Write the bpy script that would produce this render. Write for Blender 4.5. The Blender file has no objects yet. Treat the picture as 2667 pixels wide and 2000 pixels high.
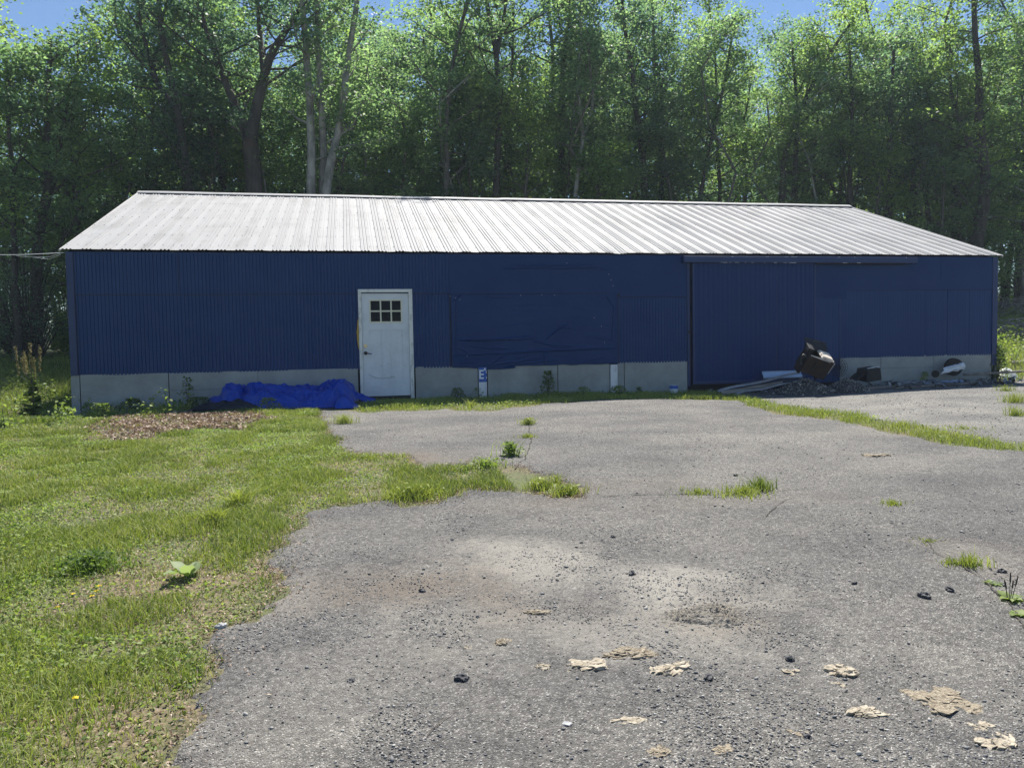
import bpy, bmesh, math, random
import numpy as np
from mathutils import Vector, Matrix, Euler, noise as mn

random.seed(7)
RNG = np.random.default_rng(7)
sc = bpy.context.scene
COL = sc.collection
PI = math.pi

# ------------------------------------------------------------------ camera
FPX = 2035.44                      # focal length in pixels of the 2667 px wide photo
CAM = np.array([5.0732, -15.7695, 0.9545])
CR = np.array([0.97930731, -0.201559, -0.01819779])
CU = np.array([0.02751299, 0.04351087, 0.99867404])
CF = np.array([0.20049994, 0.97850947, -0.048156])
cd = bpy.data.cameras.new('camera')
cam = bpy.data.objects.new('camera', cd)
COL.objects.link(cam)
cd.sensor_width = 36.0
cd.lens = 36.0 * FPX / 2667.0
cd.clip_end = 2000
cd.clip_start = 0.05
m = Matrix(((CR[0], CU[0], -CF[0], CAM[0]), (CR[1], CU[1], -CF[1], CAM[1]), (CR[2], CU[2], -CF[2], CAM[2]), (0, 0, 0, 1)))
cam.matrix_world = m
sc.camera = cam

# ------------------------------------------------------------------ light
SUN_AZ, SUN_EL = math.radians(21), math.radians(54.5)
world = bpy.data.worlds.new("World")
sc.world = world
world.use_nodes = True
wn = world.node_tree.nodes
sky = wn.new('ShaderNodeTexSky')
sky.sky_type = 'NISHITA'
sky.sun_disc = False
sky.sun_elevation = SUN_EL
sky.sun_rotation = SUN_AZ
sky.air_density = 1.0
sky.dust_density = 0.0
sky.ozone_density = 5.0
world.node_tree.links.new(sky.outputs[0], wn['Background'].inputs[0])
wn['Background'].inputs[1].default_value = 0.065
sl = bpy.data.lights.new('sun', 'SUN')
sl.energy = 4.8
sl.angle = math.radians(0.53)
sl.color = (1.0, 0.95, 0.87)
so = bpy.data.objects.new('sun', sl)
COL.objects.link(so)
sd = Vector((math.sin(SUN_AZ) * math.cos(SUN_EL), math.cos(SUN_AZ) * math.cos(SUN_EL), math.sin(SUN_EL)))
so.rotation_euler = sd.to_track_quat('Z', 'Y').to_euler()
so.location = sd * 60
sc.view_settings.view_transform = 'Standard'
sc.view_settings.look = 'None'
sc.view_settings.gamma = 1
sc.view_settings.exposure = 0.95
sc.cycles.use_denoising = True
sc.cycles.denoiser = 'OPENIMAGEDENOISE'
sc.cycles.denoising_prefilter = 'NONE'
sc.cycles.denoising_input_passes = 'RGB_ALBEDO_NORMAL'
sc.cycles.max_bounces = 8
sc.cycles.transparent_max_bounces = 8
sc.cycles.transmission_bounces = 6
sc.cycles.diffuse_bounces = 4
sc.render.film_transparent = False


# ------------------------------------------------------------------ maths
def sst(a, b, x):
    t = np.clip((x - a) / (b - a), 0, 1)
    return t * t * (3 - 2 * t)


_P = RNG.random((256, 256))


def vnoise(x, y):
    x = np.asarray(x, float); y = np.asarray(y, float)
    xi = np.floor(x).astype(int); yi = np.floor(y).astype(int)
    fx = x - xi; fy = y - yi
    fx = fx * fx * (3 - 2 * fx); fy = fy * fy * (3 - 2 * fy)
    a = _P[xi & 255, yi & 255]; b = _P[(xi + 1) & 255, yi & 255]
    c = _P[xi & 255, (yi + 1) & 255]; d = _P[(xi + 1) & 255, (yi + 1) & 255]
    return (a * (1 - fx) + b * fx) * (1 - fy) + (c * (1 - fx) + d * fx) * fy


def fbm(x, y, o=4):
    s = 0; a = 0.5; t = 0
    for k in range(o):
        s = s + a * vnoise(x * 2 ** k + 17.3 * k, y * 2 ** k + 9.1 * k); t += a; a *= 0.5
    return s / t


def zt(x, y):
    """height of the ground"""
    x = np.asarray(x, float); y = np.asarray(y, float)
    z = -0.08 + np.where(y < -1.8, 0.038 * (np.maximum(y, -26) + 1.8), 0)
    z = z - 0.07 * np.exp(-((x - 13.5) / 2.2) ** 2) * sst(-5.5, -2.0, y)
    z = z - 0.24 * sst(1.4, -0.2, x) * sst(-2.25, -1.35, y)
    z = z + 0.05 * sst(2.0, 0.6, x) * np.exp(-((y + 2.55) / 0.35) ** 2)
    rl = 0.085 * np.clip(y, 0, 14) + 0.02 * np.clip(y - 14, 0, 200)
    rr = 0.12 * np.clip(y, 0, 22) + 0.03 * np.clip(y - 22, 0, 200)
    t = sst(0, 20, x)
    rise = rl * (1 - t) + rr * t
    inside = sst(-0.4, 0.5, x) * sst(20.7, 19.7, x)
    rise = rise * (1 - inside * (1 - sst(9, 17, y)))
    z = z + rise
    z = z + 0.03 * (fbm(x * 0.45 + 5, y * 0.45 + 3, 2) - 0.5) * sst(0.0, -1.5, y)
    z = z + 0.25 * (fbm(x * 0.25, y * 0.25, 3) - 0.5) * sst(1.0, 4.0, y) * (1 - inside)
    return z


def ray(px, py):
    d = CF + CR * ((px - 1333.5) / FPX) + CU * ((1000 - py) / FPX)
    return d / np.linalg.norm(d)


_T = np.arange(1.0, 60, 0.02)


def G(px, py):
    """ground point that the photo's pixel (2667 px frame) shows"""
    d = ray(px, py)
    p = CAM[None, :] + _T[:, None] * d[None, :]
    h = p[:, 2] - zt(p[:, 0], p[:, 1])
    i = np.argmax(h < 0) if (h < 0).any() else len(_T) - 1
    return p[i]


def W(px, py, Y):
    """point in the vertical plane y = Y"""
    d = ray(px, py)
    return CAM + d * ((Y - CAM[1]) / d[1])


def inpoly(x, y, poly):
    x = np.asarray(x); y = np.asarray(y)
    c = np.zeros(x.shape, bool)
    n = len(poly)
    for i in range(n):
        x1, y1 = poly[i]; x2, y2 = poly[(i + 1) % n]
        if y1 == y2: continue
        k = ((y1 > y) != (y2 > y)) & (x < (x2 - x1) * (y - y1) / (y2 - y1) + x1)
        c ^= k
    return c


def pg(pts, s=1.20569):
    out = []
    for a, b in pts:
        g = G(a * s, b * s); out.append((g[0], g[1]))
    return out


# ------------------------------------------------------------------ materials
MATS = {}


def _nodes(name):
    mt = bpy.data.materials.new(name); mt.use_nodes = True
    nt = mt.node_tree
    return mt, nt, nt.nodes, nt.links, nt.nodes['Principled BSDF']


def pmat(name, c1, c2=None, scale=6, rough=0.7, bump=0.0, bscale=None, metal=0.0, stretch=(1, 1, 1), spec=0.5, detail=6, lo=0.35, hi=0.65, r2=None):
    mt, nt, N, L, B = _nodes(name)
    B.inputs['Roughness'].default_value = rough
    B.inputs['Metallic'].default_value = metal
    B.inputs['Specular IOR Level'].default_value = spec
    c2 = c2 or c1
    tc = N.new('ShaderNodeTexCoord'); mp = N.new('ShaderNodeMapping')
    mp.inputs['Scale'].default_value = stretch
    L.new(tc.outputs['Object'], mp.inputs[0])
    no = N.new('ShaderNodeTexNoise'); no.inputs['Scale'].default_value = scale; no.inputs['Detail'].default_value = detail
    no.inputs['Roughness'].default_value = 0.65
    L.new(mp.outputs[0], no.inputs['Vector'])
    r = N.new('ShaderNodeValToRGB')
    r.color_ramp.elements[0].position = lo; r.color_ramp.elements[0].color = (*c1, 1)
    r.color_ramp.elements[1].position = hi; r.color_ramp.elements[1].color = (*c2, 1)
    L.new(no.outputs['Fac'], r.inputs[0]); L.new(r.outputs[0], B.inputs['Base Color'])
    if r2 is not None:
        mr = N.new('ShaderNodeMapRange'); mr.inputs['To Min'].default_value = rough; mr.inputs['To Max'].default_value = r2
        L.new(no.outputs['Fac'], mr.inputs[0]); L.new(mr.outputs[0], B.inputs['Roughness'])
    if bump:
        n2 = N.new('ShaderNodeTexNoise'); n2.inputs['Scale'].default_value = bscale or scale * 4; n2.inputs['Detail'].default_value = 5
        L.new(mp.outputs[0], n2.inputs['Vector'])
        b = N.new('ShaderNodeBump'); b.inputs['Strength'].default_value = bump; b.inputs['Distance'].default_value = 0.02
        L.new(n2.outputs['Fac'], b.inputs['Height']); L.new(b.outputs[0], B.inputs['Normal'])
    MATS[name] = mt
    return mt


def leafmat(name, cols, trans=0.45, tcol=(1.6, 1.7, 0.7), rough=0.4, spec=0.5):
    """cols: list of colours picked by the mesh attribute 'tone'"""
    mt, nt, N, L, B = _nodes(name)
    at = N.new('ShaderNodeAttribute'); at.attribute_name = 'tone'
    r = N.new('ShaderNodeValToRGB')
    while len(r.color_ramp.elements) < len(cols): r.color_ramp.elements.new(0.5)
    for i, c in enumerate(cols):
        r.color_ramp.elements[i].position = i / (len(cols) - 1); r.color_ramp.elements[i].color = (*c, 1)
    L.new(at.outputs['Fac'], r.inputs[0])
    L.new(r.outputs[0], B.inputs['Base Color'])
    B.inputs['Roughness'].default_value = rough
    B.inputs['Specular IOR Level'].default_value = spec
    if trans:
        t = N.new('ShaderNodeBsdfTranslucent')
        v = N.new('ShaderNodeVectorMath'); v.operation = 'MULTIPLY'; v.inputs[1].default_value = tcol
        L.new(r.outputs[0], v.inputs[0]); L.new(v.outputs[0], t.inputs['Color'])
        mx = N.new('ShaderNodeMixShader'); mx.inputs[0].default_value = trans
        L.new(B.outputs[0], mx.inputs[1]); L.new(t.outputs[0], mx.inputs[2])
        L.new(mx.outputs[0], N['Material Output'].inputs[0])
    MATS[name] = mt
    return mt


leafmat('leaf_green', [(0.08, 0.13, 0.08), (0.125, 0.185, 0.105), (0.18, 0.25, 0.135), (0.26, 0.33, 0.18)], 0.66, (1.6, 1.85, 1.15), 0.52, 0.5)
leafmat('leaf_yellow', [(0.11, 0.16, 0.075), (0.16, 0.225, 0.09), (0.22, 0.295, 0.11), (0.28, 0.36, 0.15)], 0.66, (1.55, 1.75, 0.9), 0.52, 0.5)
leafmat('leaf_dark', [(0.065, 0.115, 0.085), (0.10, 0.16, 0.11), (0.145, 0.21, 0.135), (0.20, 0.27, 0.17)], 0.66, (1.6, 1.85, 1.25), 0.5, 0.55)
leafmat('grass_blade', [(0.11, 0.16, 0.04), (0.20, 0.26, 0.06), (0.30, 0.35, 0.085), (0.39, 0.43, 0.13), (0.52, 0.47, 0.29)], 0.28, (1.3, 1.35, 0.7), 0.6, 0.3)
leafmat('weed_leaf', [(0.07, 0.12, 0.04), (0.14, 0.21, 0.055), (0.23, 0.30, 0.08), (0.33, 0.39, 0.15)], 0.42, (1.4, 1.5, 0.7), 0.6, 0.3)
leafmat('pale_leaf', [(0.20, 0.27, 0.12), (0.33, 0.39, 0.23)], 0.4, (1.4, 1.5, 0.8), 0.6, 0.3)
leafmat('dry_leaf', [(0.13, 0.085, 0.06), (0.26, 0.18, 0.13), (0.42, 0.32, 0.24), (0.56, 0.46, 0.36)], 0.15, (1.1, 1, 0.8), 0.7, 0.3)
leafmat('seed_head', [(0.14, 0.12, 0.06), (0.34, 0.30, 0.15)], 0.3, (1.1, 1.1, 0.7), 0.7, 0.3)
leafmat('yellow_petal', [(0.75, 0.55, 0.02), (0.85, 0.68, 0.03)], 0.3, (1, 1, 1), 0.5, 0.3)
leafmat('stone_chip', [(0.05, 0.05, 0.055), (0.12, 0.12, 0.125), (0.20, 0.20, 0.20), (0.33, 0.32, 0.30), (0.55, 0.53, 0.48)], 0, rough=0.75, spec=0.4)
pmat('bark_dark', (0.035, 0.03, 0.026), (0.085, 0.075, 0.062), 5, 0.9, 0.8, 14, stretch=(1, 1, 0.25))
pmat('bark_pale', (0.15, 0.15, 0.13), (0.36, 0.35, 0.31), 3.5, 0.85, 0.5, 14, stretch=(1, 1, 0.4), lo=0.42, hi=0.62)
pmat('bark_mid', (0.07, 0.065, 0.055), (0.16, 0.145, 0.125), 4, 0.9, 0.7, 14, stretch=(1, 1, 0.3))
BLUE1, BLUE2 = (0.008, 0.038, 0.135), (0.015, 0.051, 0.158)
pmat('blue_siding', BLUE1, BLUE2, 1.2, 0.5, 0.05, 40, lo=0.3, hi=0.7, spec=0.2)
pmat('blue_sheet', (0.004, 0.031, 0.118), (0.010, 0.042, 0.142), 1.0, 0.55, 0.12, 6, lo=0.3, hi=0.7, spec=0.2)
pmat('blue_door', (0.003, 0.027, 0.118), (0.006, 0.034, 0.136), 1.0, 0.45, 0.05, 30, lo=0.3, hi=0.7, spec=0.2)
pmat('blue_trim', (0.006, 0.028, 0.11), (0.010, 0.036, 0.125), 3, 0.5, 0.1)
pmat('dark_gap', (0.012, 0.014, 0.02), (0.02, 0.02, 0.025), 5, 0.9)
pmat('fibre_cement', (0.25, 0.265, 0.26), (0.36, 0.38, 0.37), 2.2, 0.85, 0.15, 60, lo=0.3, hi=0.7)
pmat('white_board', (0.42, 0.44, 0.45), (0.72, 0.74, 0.75), 7, 0.6, 0.1, 30, stretch=(1, 1, 0.3), lo=0.3, hi=0.55)
pmat('white_paint', (0.56, 0.60, 0.64), (0.68, 0.72, 0.76), 3, 0.45, 0.04, 40, lo=0.3, hi=0.6)
pmat('casing_paint', (0.38, 0.38, 0.35), (0.74, 0.75, 0.72), 9, 0.6, 0.15, 50, stretch=(1, 1, 0.35), lo=0.30, hi=0.48)
pmat('cream_frame', (0.66, 0.64, 0.50), (0.72, 0.70, 0.56), 8, 0.5)
pmat('scuff', (0.16, 0.16, 0.17), (0.26, 0.26, 0.26), 8, 0.8)
pmat('insulation', (0.42, 0.27, 0.05), (0.62, 0.42, 0.10), 40, 0.9, 0.8, 80)
pmat('brass', (0.45, 0.36, 0.22), (0.6, 0.5, 0.34), 20, 0.35, metal=0.9)
pmat('black_metal', (0.012, 0.012, 0.014), (0.03, 0.03, 0.032), 14, 0.45, metal=0.3, r2=0.7)
pmat('sign_blue', (0.02, 0.10, 0.42), (0.03, 0.12, 0.46), 5, 0.5)
pmat('sign_white', (0.75, 0.78, 0.8), None, 5, 0.5)
pmat('alu', (0.32, 0.34, 0.38), (0.5, 0.52, 0.56), 6, 0.35, 0.1, 20, metal=0.7, r2=0.55)
pmat('galv_blue', (0.30, 0.42, 0.60), (0.42, 0.54, 0.72), 5, 0.45, 0.1, 10, stretch=(0.4, 1, 3))
pmat('rust', (0.010, 0.008, 0.008), (0.035, 0.021, 0.015), 9, 0.85, 0.4, 30)
pmat('beige_enamel', (0.34, 0.20, 0.11), (0.66, 0.58, 0.47), 5, 0.5, 0.1, 20, lo=0.28, hi=0.42)
pmat('rubber', (0.012, 0.012, 0.013), (0.025, 0.025, 0.026), 12, 0.75)
pmat('white_plastic', (0.62, 0.65, 0.68), (0.78, 0.8, 0.82), 4, 0.45, 0.2, 8)
pmat('weathered_wood', (0.12, 0.105, 0.09), (0.30, 0.27, 0.23), 5, 0.9, 0.4, 20, stretch=(0.3, 3, 3))
pmat('dead_wood', (0.13, 0.115, 0.10), (0.36, 0.33, 0.30), 5, 0.9, 0.4, 20)
pmat('crumbled_asphalt', (0.025, 0.026, 0.03), (0.14, 0.14, 0.135), 30, 0.95, 1.0, 60)
pmat('concrete', (0.24, 0.24, 0.23), (0.38, 0.38, 0.36), 6, 0.9, 0.3, 30)
pmat('dark_rock', (0.022, 0.024, 0.03), (0.06, 0.062, 0.07), 20, 0.7, 0.6, 50)
pmat('light_rock', (0.3, 0.3, 0.3), (0.5, 0.5, 0.5), 20, 0.7, 0.6, 50)
pmat('clay_clod', (0.26, 0.22, 0.16), (0.48, 0.425, 0.33), 25, 0.95, 0.7, 60)
pmat('straw_clod', (0.20, 0.16, 0.11), (0.44, 0.38, 0.28), 60, 0.95, 0.9, 120)
pmat('wire_white', (0.7, 0.7, 0.7), None, 5, 0.5)


def tarp_mat():
    mt = pmat('tarp_blue', (0.003, 0.052, 0.40), (0.006, 0.078, 0.56), 4, 0.38, 0.25, 22, lo=0.3, hi=0.7)
    N, L = mt.node_tree.nodes, mt.node_tree.links
    B = N['Principled BSDF']
    t = N.new('ShaderNodeBsdfTranslucent'); t.inputs[0].default_value = (0.01, 0.13, 0.8, 1)
    mx = N.new('ShaderNodeMixShader'); mx.inputs[0].default_value = 0.25
    L.new(B.outputs[0], mx.inputs[1]); L.new(t.outputs[0], mx.inputs[2]); L.new(mx.outputs[0], N['Material Output'].inputs[0])


tarp_mat()
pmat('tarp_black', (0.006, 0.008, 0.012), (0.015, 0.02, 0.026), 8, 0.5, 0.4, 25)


def roof_mat():
    mt, nt, N, L, B = _nodes('roof_metal')
    tc = N.new('ShaderNodeTexCoord')
    mp = N.new('ShaderNodeMapping'); mp.inputs['Scale'].default_value = (3.0, 0.25, 0.25)
    L.new(tc.outputs['Object'], mp.inputs[0])
    a = N.new('ShaderNodeTexNoise'); a.inputs['Scale'].default_value = 1.4; a.inputs['Detail'].default_value = 5
    L.new(mp.outputs[0], a.inputs['Vector'])
    b = N.new('ShaderNodeTexNoise'); b.inputs['Scale'].default_value = 1.3; b.inputs['Detail'].default_value = 7; b.inputs['Roughness'].default_value = 0.7
    L.new(tc.outputs['Object'], b.inputs['Vector'])
    mth = N.new('ShaderNodeMath'); mth.operation = 'ADD'
    L.new(a.outputs[0], mth.inputs[0]); L.new(b.outputs[0], mth.inputs[1])
    r = N.new('ShaderNodeValToRGB')
    r.color_ramp.elements[0].position = 0.75; r.color_ramp.elements[0].color = (0.27, 0.27, 0.27, 1)
    r.color_ramp.elements[1].position = 1.2; r.color_ramp.elements[1].color = (0.335, 0.335, 0.34, 1)
    L.new(mth.outputs[0], r.inputs[0]); L.new(r.outputs[0], B.inputs['Base Color'])
    B.inputs['Metallic'].default_value = 0.0
    B.inputs['Roughness'].default_value = 0.7
    B.inputs['Specular IOR Level'].default_value = 0.25
    MATS['roof_metal'] = mt


roof_mat()
pmat('roof_screw', (0.22, 0.22, 0.22), None, 5, 0.6)


def ground_mat():
    mt, nt, N, L, B = _nodes('meadow_soil')
    tc = N.new('ShaderNodeTexCoord')
    n1 = N.new('ShaderNodeTexNoise'); n1.inputs['Scale'].default_value = 0.9; n1.inputs['Detail'].default_value = 8; n1.inputs['Roughness'].default_value = 0.7
    n2 = N.new('ShaderNodeTexNoise'); n2.inputs['Scale'].default_value = 35; n2.inputs['Detail'].default_value = 6
    for n in (n1, n2): L.new(tc.outputs['Object'], n.inputs['Vector'])
    r = N.new('ShaderNodeValToRGB')
    r.color_ramp.elements[0].position = 0.38; r.color_ramp.elements[0].color = (0.16, 0.13, 0.085, 1)
    r.color_ramp.elements[1].position = 0.60; r.color_ramp.elements[1].color = (0.09, 0.115, 0.045, 1)
    L.new(n1.outputs[0], r.inputs[0])
    r2 = N.new('ShaderNodeValToRGB')
    r2.color_ramp.elements[0].position = 0.3; r2.color_ramp.elements[0].color = (0.5, 0.5, 0.5, 1)
    r2.color_ramp.elements[1].position = 0.7; r2.color_ramp.elements[1].color = (1.5, 1.4, 1.3, 1)
    L.new(n2.outputs[0], r2.inputs[0])
    mx = N.new('ShaderNodeMix'); mx.data_type = 'RGBA'; mx.blend_type = 'MULTIPLY'; mx.inputs[0].default_value = 1
    L.new(r.outputs[0], mx.inputs[6]); L.new(r2.outputs[0], mx.inputs[7]); L.new(mx.outputs[2], B.inputs['Base Color'])
    bp = N.new('ShaderNodeBump'); bp.inputs['Strength'].default_value = 0.8; bp.inputs['Distance'].default_value = 0.03
    L.new(n2.outputs[0], bp.inputs['Height']); L.new(bp.outputs[0], B.inputs['Normal'])
    B.inputs['Roughness'].default_value = 0.95
    MATS['meadow_soil'] = mt


ground_mat()


def asphalt_mat(name, base, light):
    """worn asphalt: stone speckle + the attributes dust (pale grit) and dirt (brown soil)"""
    mt, nt, N, L, B = _nodes(name)
    tc = N.new('ShaderNodeTexCoord')
    v = N.new('ShaderNodeTexVoronoi'); v.inputs['Scale'].default_value = 165; v.inputs['Randomness'].default_value = 1
    v2 = N.new('ShaderNodeTexVoronoi'); v2.inputs['Scale'].default_value = 42
    n1 = N.new('ShaderNodeTexNoise'); n1.inputs['Scale'].default_value = 1.1; n1.inputs['Detail'].default_value = 9; n1.inputs['Roughness'].default_value = 0.72
    n2 = N.new('ShaderNodeTexNoise'); n2.inputs['Scale'].default_value = 28; n2.inputs['Detail'].default_value = 8; n2.inputs['Roughness'].default_value = 0.75
    for n in (v, v2, n1, n2): L.new(tc.outputs['Object'], n.inputs['Vector'])
    sep = N.new('ShaderNodeSeparateColor'); L.new(v.outputs['Color'], sep.inputs[0])
    r = N.new('ShaderNodeValToRGB')
    e = r.color_ramp.elements
    e[0].position = 0.0; e[0].color = (*[c * 0.55 for c in base], 1)
    e[1].position = 0.5; e[1].color = (*base, 1)
    a = r.color_ramp.elements.new(0.85); a.color = (*[c * 1.3 for c in base], 1)
    a = r.color_ramp.elements.new(1.0); a.color = (*light, 1)
    L.new(sep.outputs[0], r.inputs[0])
    r2 = N.new('ShaderNodeValToRGB')
    r2.color_ramp.elements[0].position = 0.36; r2.color_ramp.elements[0].color = (0.78, 0.78, 0.79, 1)
    r2.color_ramp.elements[1].position = 0.64; r2.color_ramp.elements[1].color = (1.2, 1.19, 1.165, 1)
    L.new(n1.outputs[0], r2.inputs[0])
    r3 = N.new('ShaderNodeValToRGB')
    r3.color_ramp.elements[0].position = 0.38; r3.color_ramp.elements[0].color = (0.62, 0.62, 0.62, 1)
    r3.color_ramp.elements[1].position = 0.62; r3.color_ramp.elements[1].color = (1.35, 1.35, 1.34, 1)
    L.new(n2.outputs[0], r3.inputs[0])

    def mul(p, q):
        x = N.new('ShaderNodeMix'); x.data_type = 'RGBA'; x.blend_type = 'MULTIPLY'; x.inputs[0].default_value = 1
        L.new(p, x.inputs[6]); L.new(q, x.inputs[7]); return x.outputs[2]
    n4 = N.new('ShaderNodeTexNoise'); n4.inputs['Scale'].default_value = 0.42; n4.inputs['Detail'].default_value = 6; n4.inputs['Roughness'].default_value = 0.6
    mp4 = N.new('ShaderNodeMapping'); mp4.inputs['Scale'].default_value = (0.8, 1.6, 1); mp4.inputs['Rotation'].default_value = (0, 0, 0.5)
    L.new(tc.outputs['Object'], mp4.inputs[0]); L.new(mp4.outputs[0], n4.inputs['Vector'])
    r4 = N.new('ShaderNodeValToRGB')
    r4.color_ramp.elements[0].position = 0.40; r4.color_ramp.elements[0].color = (0.80, 0.80, 0.82, 1)
    r4.color_ramp.elements[1].position = 0.60; r4.color_ramp.elements[1].color = (1.2, 1.18, 1.14, 1)
    L.new(n4.outputs[0], r4.inputs[0])
    c = mul(mul(mul(r.outputs[0], r2.outputs[0]), r3.outputs[0]), r4.outputs[0])
    for att, colr, k in (('dirt', (0.165, 0.135, 0.105), 0.65), ('dust', (0.33, 0.31, 0.27), 0.62)):
        at = N.new('ShaderNodeAttribute'); at.attribute_name = att
        # break the patch up with the fine noise
        ad = N.new('ShaderNodeMath'); ad.operation = 'MULTIPLY_ADD'; ad.inputs[1].default_value = 1.6; ad.inputs[2].default_value = -0.8
        L.new(n2.outputs[0], ad.inputs[0])
        a2 = N.new('ShaderNodeMath'); a2.operation = 'MULTIPLY_ADD'; a2.inputs[1].default_value = 1.0
        L.new(at.outputs['Fac'], a2.inputs[0]); L.new(ad.outputs[0], a2.inputs[2])
        a3 = N.new('ShaderNodeMath'); a3.operation = 'MULTIPLY'; a3.use_clamp = True
        L.new(a2.outputs[0], a3.inputs[0]); L.new(at.outputs['Fac'], a3.inputs[1])
        a4 = N.new('ShaderNodeMath'); a4.operation = 'MULTIPLY'; a4.inputs[1].default_value = k * 1.5; a4.use_clamp = True
        L.new(a3.outputs[0], a4.inputs[0])
        x = N.new('ShaderNodeMix'); x.data_type = 'RGBA'
        L.new(a4.outputs[0], x.inputs[0]); L.new(c, x.inputs[6]); x.inputs[7].default_value = (*colr, 1)
        c = x.outputs[2]
    L.new(c, B.inputs['Base Color'])
    B.inputs['Roughness'].default_value = 0.85
    B.inputs['Specular IOR Level'].default_value = 0.35
    hm = N.new('ShaderNodeMath'); hm.operation = 'MULTIPLY_ADD'; hm.inputs[1].default_value = -1.2
    L.new(v.outputs['Distance'], hm.inputs[0]); L.new(n2.outputs[0], hm.inputs[2])
    bp = N.new('ShaderNodeBump'); bp.inputs['Strength'].default_value = 0.9; bp.inputs['Distance'].default_value = 0.006
    L.new(hm.outputs[0], bp.inputs['Height']); L.new(bp.outputs[0], B.inputs['Normal'])
    MATS[name] = mt


asphalt_mat('asphalt', (0.118, 0.115, 0.110), (0.38, 0.37, 0.35))
asphalt_mat('asphalt_pale', (0.155, 0.152, 0.143), (0.42, 0.41, 0.39))


# ------------------------------------------------------------------ mesh helpers
def tag(o, label=None, cat=None, group=None, kind=None):
    if label: o['label'] = label
    if cat: o['category'] = cat
    if group: o['group'] = group
    if kind: o['kind'] = kind
    return o


def empty(name, loc, label, cat, group=None):
    o = bpy.data.objects.new(name, None); COL.objects.link(o)
    o.location = Vector([float(v) for v in loc]); o.empty_display_size = 0.2
    return tag(o, label, cat, group)


def link(name, me, mats, parent=None):
    o = bpy.data.objects.new(name, me); COL.objects.link(o)
    if isinstance(mats, str): mats = [mats]
    if not me.materials:
        for k in mats: me.materials.append(MATS[k])
    if parent is not None:
        o.parent = parent
        o.matrix_parent_inverse = Matrix.Identity(4)
        o.location = -Vector(parent.location)
    return o


def np_mesh(name, V, F, attrs=None, smooth=False):
    me = bpy.data.meshes.new(name)
    V = np.ascontiguousarray(V, np.float32); F = np.ascontiguousarray(F, np.int32)
    n, k = F.shape
    me.vertices.add(len(V)); me.vertices.foreach_set('co', V.ravel())
    me.loops.add(n * k); me.loops.foreach_set('vertex_index', F.ravel())
    me.polygons.add(n)
    me.polygons.foreach_set('loop_start', np.arange(0, n * k, k, dtype=np.int32))
    me.polygons.foreach_set('loop_total', np.full(n, k, dtype=np.int32))
    if smooth: me.polygons.foreach_set('use_smooth', np.ones(n, bool))
    me.update(calc_edges=True)
    for nm, arr in (attrs or {}).items():
        a = me.attributes.new(nm, 'FLOAT', 'POINT'); a.data.foreach_set('value', np.ascontiguousarray(arr, np.float32))
    return me


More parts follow.
